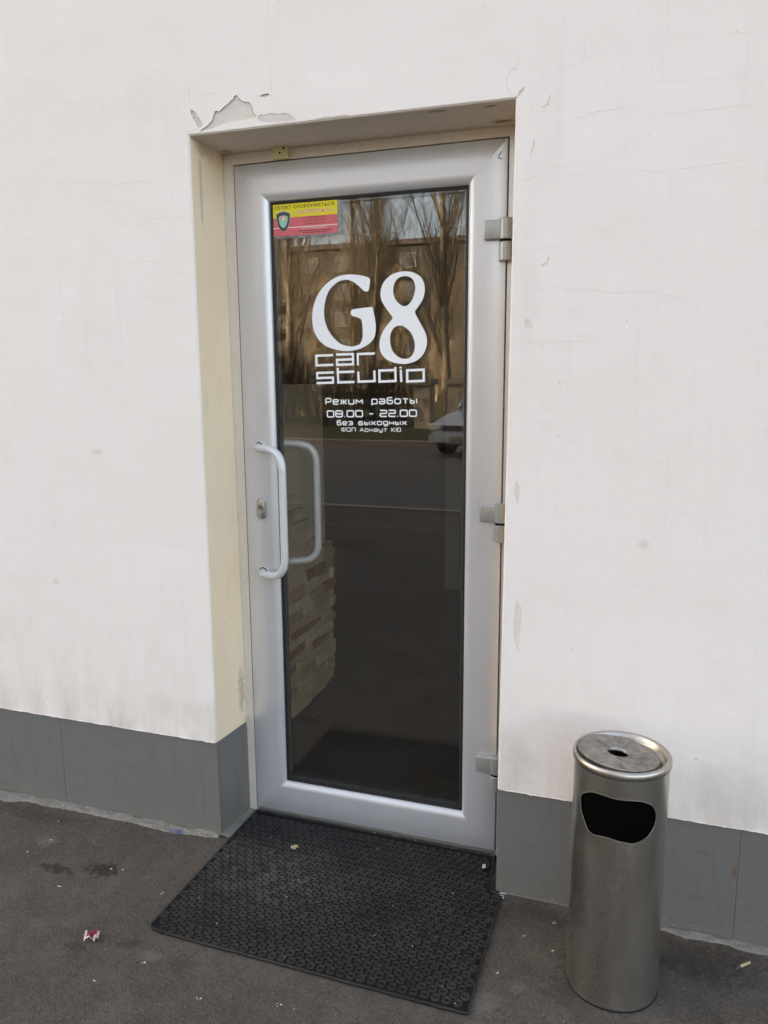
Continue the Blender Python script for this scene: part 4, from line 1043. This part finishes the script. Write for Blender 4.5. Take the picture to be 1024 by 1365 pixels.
for i in range(22): crumb(.845+cr.uniform(-.012, .03), cr.uniform(-.022, .004), .003, cr.uniform(.002, .005))
for i in range(26):
    s = cr.choice(spots); crumb(s[0]+cr.uniform(-.01, .01), s[1]+cr.uniform(-.01, .01), .0105, cr.uniform(.0009, .0026))
o = mb.make('paint_crumbs', M['chip']); kind(o, 'stuff'); o['label'] = 'pale crumbs of paint and mortar scattered on the pavement and the mat'

# ------------------------------------------------------------------ across the street: what the door glass reflects
M['bark'] = plain('poplar_bark', (.25, .205, .15), .9, 0, .2, .35, 6, .02)
M['facade'] = plain('facade_panel', (.052, .045, .039), .85, 0, .3, .25, .6)
M['facade_roof'] = plain('facade_roof', (.07, .06, .055), .9, 0, .2)
M['balcony'] = plain('balcony_panel', (.10, .08, .062), .85, 0, .3, .2, 2)
M['win_glass'] = plain('window_glass', (.03, .035, .045), .08, 0, .6)
M['win_frame'] = plain('window_frame', (.16, .15, .14), .5, 0, .4)
M['gate_stone'] = plain('gate_stone', (.40, .35, .28), .85, 0, .3, .3, 9, .01)
M['car_paint'] = plain('car_paint', (.42, .48, .54), .22, .3, .6, .03, 3)
M['tyre'] = plain('tyre', (.02, .02, .02), .8); M['lamp'] = plain('lamp_glass', (.75, .75, .72), .08, .3, .8)

def poplar(seed, H):
    q = random.Random(seed); tr = MB(); cr_ = MB()
    def grow(p, d, ln, r0, lvl):
        nseg = (10, 6, 3, 2)[lvl]; pts_ = [p.copy()]; rad = [r0]; dd = d.normalized()
        for i in range(nseg):
            wob = (.02, .07, .11, .16)[lvl]
            dd = (dd+Vector((q.gauss(0, wob), q.gauss(0, wob), .07 if lvl else .0))).normalized()
            p = p+dd*ln/nseg; pts_.append(p.copy()); rad.append(max(.0022, r0*(1-.88*(i+1)/nseg)))
        (tr if lvl == 0 else cr_).tube(pts_, rad, (9, 5, 4, 3)[lvl], False)
        if lvl == 3: return
        cnt = (66, 15, 9)[lvl]
        for k in range(cnt):
            t = q.uniform(.05 if lvl == 0 else .12, .97); i = min(nseg-1, int(t*nseg)); pp = pts_[i].lerp(pts_[i+1], t*nseg-i)
            ax = (pts_[i+1]-pts_[i]).normalized(); a = q.uniform(0, 6.283); o1 = ax.orthogonal().normalized(); o2 = ax.cross(o1)
            spread = (q.uniform(.10, .42), q.uniform(.22, .55), q.uniform(.3, .75))[lvl]
            nd = ax+(o1*math.cos(a)+o2*math.sin(a))*spread
            if lvl == 0: L2 = q.uniform(3.0, 5.8)*(1-.55*t)*(H/18)
            else: L2 = ln*q.uniform(.32, .6)*(1-.4*t)
            grow(pp, nd, L2, max(.0045, r0*(1-.85*t)*(.34 if lvl == 0 else .42)), lvl+1)
    grow(Vector((0, 0, -.1)), Vector((q.gauss(0, .02), q.gauss(0, .02), 1)), H, .15, 0)
    return tr, cr_
pop_lab = [('slender bare poplar at the left end of the row across the road', -15.8, -24.5, 19),
           ('bare poplar reflected above the sticker, second from the left across the road', -12.9, -23.0, 17),
           ('bare poplar with pale stems reflected behind the large letter', -10.3, -21.6, 18),
           ('bare poplar reflected above the large digit across the road', -7.75, -22.6, 16.5),
           ('bare poplar at the right end of the front row across the road', -5.4, -23.6, 18),
           ('bare poplar straight behind the parked car across the road', -2.6, -22.2, 17.5),
           ('bare poplar right of the parked car across the road', .3, -23.2, 18.5),
           ('bare poplar farthest right across the road', 3.2, -22.4, 17),
           ('farther bare poplar standing behind the left gap of the front row', -19.0, -34.0, 17),
           ('farther bare poplar standing behind the large letter', -12.4, -33.0, 16),
           ('distant slim bare poplar between the two left front trunks', -17.0, -30.0, 15.5),
           ('distant slim bare poplar between the sticker and the large letter', -14.2, -28.5, 16)]
protos = []
for i in range(2):
    a, b = poplar(21+i*5, 18.0); protos.append((a, b))
pm_ = []
for i, (lab, x, y, H) in enumerate(pop_lab):
    t = thing('poplar_tree', lab, 'tree', (x, y, -.05), 'bare poplars across the road', rz=i*1.9)
    t.scale = (H/18,)*3
    if i < 2:
        o1 = protos[i][0].make('trunk', M['bark'], t, True); o2 = protos[i][1].make('crown', M['bark'], t); pm_.append((o1.data, o2.data))
    else:
        link('trunk', pm_[i % 2][0], t); link('crown', pm_[i % 2][1], t)

# young bare trees in the yard in front of the block
for i, (x, y, H) in enumerate(((-29, -52, 9.2), (-26.5, -47, 8.2), (-24, -56, 9.8), (-21.6, -50, 8.8), (-19.3, -45, 8.0), (-17.4, -54, 9.6), (-15, -48, 8.4), (-12.8, -52, 9.0), (-11.2, -44, 7.6))):
    t = thing('yard_tree', 'small bare yard tree, %s from the left before the apartment block' % ('first', 'second', 'third', 'fourth', 'fifth', 'sixth', 'seventh', 'eighth', 'ninth')[i], 'tree', (x, y, -.6), 'young bare trees in the yard', rz=i*2.1)
    k = H/18; t.scale = (k*1.5, k*1.5, k)
    link('trunk', pm_[i % 2][0], t); link('crown', pm_[i % 2][1], t)
def shrub(seed):
    q = random.Random(seed); mb = MB()
    def g2(p, d, ln, r0, lvl):
        pts_ = [p]; dd = d.normalized()
        for i in range(3):
            dd = (dd+Vector((q.gauss(0, .12), q.gauss(0, .12), .04))).normalized(); p = p+dd*ln/3; pts_.append(p)
        mb.tube(pts_, [r0, r0*.8, r0*.55, r0*.3], 3, False)
        if lvl < 2:
            for k in range((7, 5)[lvl]):
                t = q.uniform(.2, .95)*3; i = min(2, int(t)); g2(pts_[i].lerp(pts_[i+1], t-i), dd+Vector((q.gauss(0, .5), q.gauss(0, .5), q.gauss(0, .2))), ln*q.uniform(.3, .55), r0*.5, lvl+1)
    for k in range(34):
        a = q.uniform(0, 6.283); g2(Vector((.3*math.cos(a)*q.random(), .3*math.sin(a)*q.random(), 0)), Vector((math.cos(a)*q.uniform(.05, .7), math.sin(a)*q.uniform(.05, .7), 1)), q.uniform(1.1, 2.1), .013, 0)
    return mb
M['shrub_bark'] = plain('shrub_bark', (.10, .078, .055), .9, 0, .2, .3, 8)
sm = None
for i in range(11):
    t = thing('bare_shrub', 'bare leafless shrub in the shaded thicket behind the low railing', 'shrub', (-16.5+i*1.05+rnd.uniform(-.25, .25), -20.7-rnd.uniform(0, 1.0), -.05), 'thicket of bare shrubs across the road', rz=i*2.3)
    k = rnd.uniform(.85, 1.25); t.scale = (k, k, k)
    if sm is None: sm = shrub(3).make('stems', M['shrub_bark'], t).data
    else: link('stems', sm, t)

# apartment block behind the poplars
blk = thing('apartment_block', 'long brown panel apartment block behind the poplars in the reflection', 'building', (-30, -76, 0))
MB().box(-34, 34, -11, 0, -.1, 14.6).make('wall', M['facade'], blk)
MB().box(-34.3, 34.3, -11.3, .35, 14.602, 15.1).make('roof', M['facade_roof'], blk)
fr = MB(); fr.box(-.85, .85, .002, .07, 0, .08); fr.box(-.85, .85, .002, .07, 1.42, 1.5); fr.box(-.85, -.77, .002, .07, .081, 1.419); fr.box(.77, .85, .002, .07, .081, 1.419); fr.box(-.04, .04, .002, .06, .081, 1.419)
f0 = p0 = None
for fl in range(5):
    for k in range(19):
        x = -32.4+k*3.6
        if f0 is None:
            w0 = fr.make('window', M['win_frame'], blk); p0_ = MB().box(-.768, .768, .003, .03, .082, 1.418).make('pane', M['win_glass'], w0); f0 = w0
            w = w0
        else:
            w = link('window', f0.data, blk); link('pane', p0_.data, w)
        w.location = (x, 0, 1.1+fl*2.8)
b0 = None
for fl in range(1, 5):
    for k in range(2, 19, 4):
        x = -32.4+k*3.6+1.8
        mbb = MB().box(-1.5, 1.5, .075, 1.05, 0, .12).box(-1.5, 1.5, 1.0, 1.06, .121, 1.0)
        if b0 is None: b0 = mbb.make('balcony', M['balcony'], blk); o = b0
        else: o = link('balcony', b0.data, blk)
        o.location = (x, 0, .35+fl*2.8)

# stone gate pillars
for i, (x, lab) in enumerate(((-5.05, 'stone gate pillar with a slab cap, farther left across the road'), (-4.05, 'stone gate pillar with a slab cap beside the parked car'))):
    t = thing('gate_pillar', lab, 'pillar', (x, -19.6, -.02), 'gate pillars across the road')
    zz = 0.0; sr2 = random.Random(3+i)
    for k in range(6):
        for sx in (0, 1):
            w = sr2.uniform(.18, .30); a, b = (-.24, -.24+w) if sx == 0 else (-.24+wprev+.012, .24); wprev = w
            o = MB().box(a, b, -.24, .24+sr2.uniform(-.01, .01), zz, zz+.198).make('stone', M['gate_stone'], t)
        zz += .21
    MB().box(-.235, .235, -.235, .235, -.05, zz-.012).make('core', M['kerb'], t)
    MB().box(-.34, .34, -.34, .34, zz, zz+.16).make('cap', M['kerb'], t)
fc = thing('low_fence', 'low dark metal railing between the road and the poplars', 'fence', (-5.4, -19.6, -.02))
MB().box(-14, -.2, -.03, .03, .95, 1.0).make('rail', M['tyre'], fc); MB().box(-14, -.2, -.03, .03, .25, .30).make('rail', M['tyre'], fc)
pk = None
for k in range(92):
    x = -.3-k*.15
    if pk is None: pk = MB().box(-.01, .01, -.01, .01, 0.02, 1.12).make('picket', M['tyre'], fc); o = pk
    else: o = link('picket', pk.data, fc)
    o.location = (x, .045, 0)

# parked car
car = thing('parked_car', 'pale blue-grey saloon car parked across the road, front towards the door', 'car', (-2.24, -12.4, -.115), rz=R(14))
secs = [  # (length position from the nose, half width, sill z, shoulder z, crown z)
 (0.00, .62, .32, .55, .60), (.10, .74, .26, .62, .68), (.45, .80, .24, .72, .80), (1.05, .82, .22, .82, .90), (1.25, .82, .22, .86, .92), (2.0, .83, .22, .88, .92), (2.9, .83, .22, .90, .93), (3.5, .82, .24, .92, .95), (4.1, .78, .28, .88, .92), (4.25, .68, .38, .70, .76)]
vv = []; ff = []
for s, w, z0, z1, z2 in secs:
    ring = [(-w*.92, z0), (-w, (z0+z1)/2), (-w*.97, z1), (-w*.80, z2*.99), (0, z2*1.02), (w*.80, z2*.99), (w*.97, z1), (w, (z0+z1)/2), (w*.92, z0)]
    vv += [(x, -s, z_) for x, z_ in ring]
for i in range(len(secs)-1):
    for k in range(9):
        a = i*9+k; b = i*9+(k+1) % 9; ff.append((a, b, b+9, a+9))
ff += [tuple(range(8, -1, -1)), tuple(range((len(secs)-1)*9, len(secs)*9))]
o = obj('body', vv, ff, M['car_paint'], car); autosmooth(o, 35)
cabs = [(1.22, .74, .905), (1.95, .60, 1.36), (2.9, .60, 1.38), (3.55, .72, .935)]
vv = []; ff = []
for s, w, z_ in cabs: vv += [(-w, -s, z_), (w, -s, z_)]
bs = [(1.22, .76), (1.95, .77), (2.9, .77), (3.55, .74)]
for s, w in bs: vv += [(-w, -s, .89), (w, -s, .89)]
MBc = MB()
def face(name, idx, m_):
    return obj(name, [vv[i] for i in idx], [tuple(range(len(idx)))], m_, car)
face('windscreen', (0, 1, 3, 2), M['win_glass']); face('roof', (2, 3, 5, 4), M['car_paint']); face('rear_window', (4, 5, 7, 6), M['win_glass'])
face('side_window', (8, 2, 10), M['win_glass']); face('side_window', (10, 2, 4, 12), M['win_glass']); face('side_window', (12, 4, 14), M['win_glass'])
face('side_window', (9, 11, 3), M['win_glass']); face('side_window', (11, 13, 5, 3), M['win_glass']); face('side_window', (13, 15, 5), M['win_glass'])
for a, b in ((0, 2), (1, 3), (4, 6), (5, 7)): MB().tube([vv[a], vv[b]], .03, 6).make('pillar', M['car_paint'], car, True)
for sx in (-1, 1):
    o = MB().box(sx*.60-.14, sx*.60+.14, -.10, .015, .52, .66).make('headlight', M['lamp'], car); bevel(o, .03, 2)
    for s in (.80, 3.30):
        wv_ = thing('wheel', 'wheel', 'wheel'); del wv_['category']; del wv_['label']; wv_.parent = car; wv_.location = (sx*.74, -s, .30)
        MB().tube([(-.10, 0, 0), (.10, 0, 0)], .30, 24).make('tyre', M['tyre'], wv_, False)
        MB().tube([(-.106, 0, 0), (.106, 0, 0)], .19, 20).make('rim', M['chrome'], wv_, False)
MB().box(-.72, .72, -.06, .05, .30, .45).make('bumper', M['car_paint'], car)
MB().box(-.42, .42, -.02, .012, .53, .63).make('grille', M['tyre'], car)
MB().box(-.26, .26, .051, .058, .33, .43).make('number_plate', M['win_frame'], car)
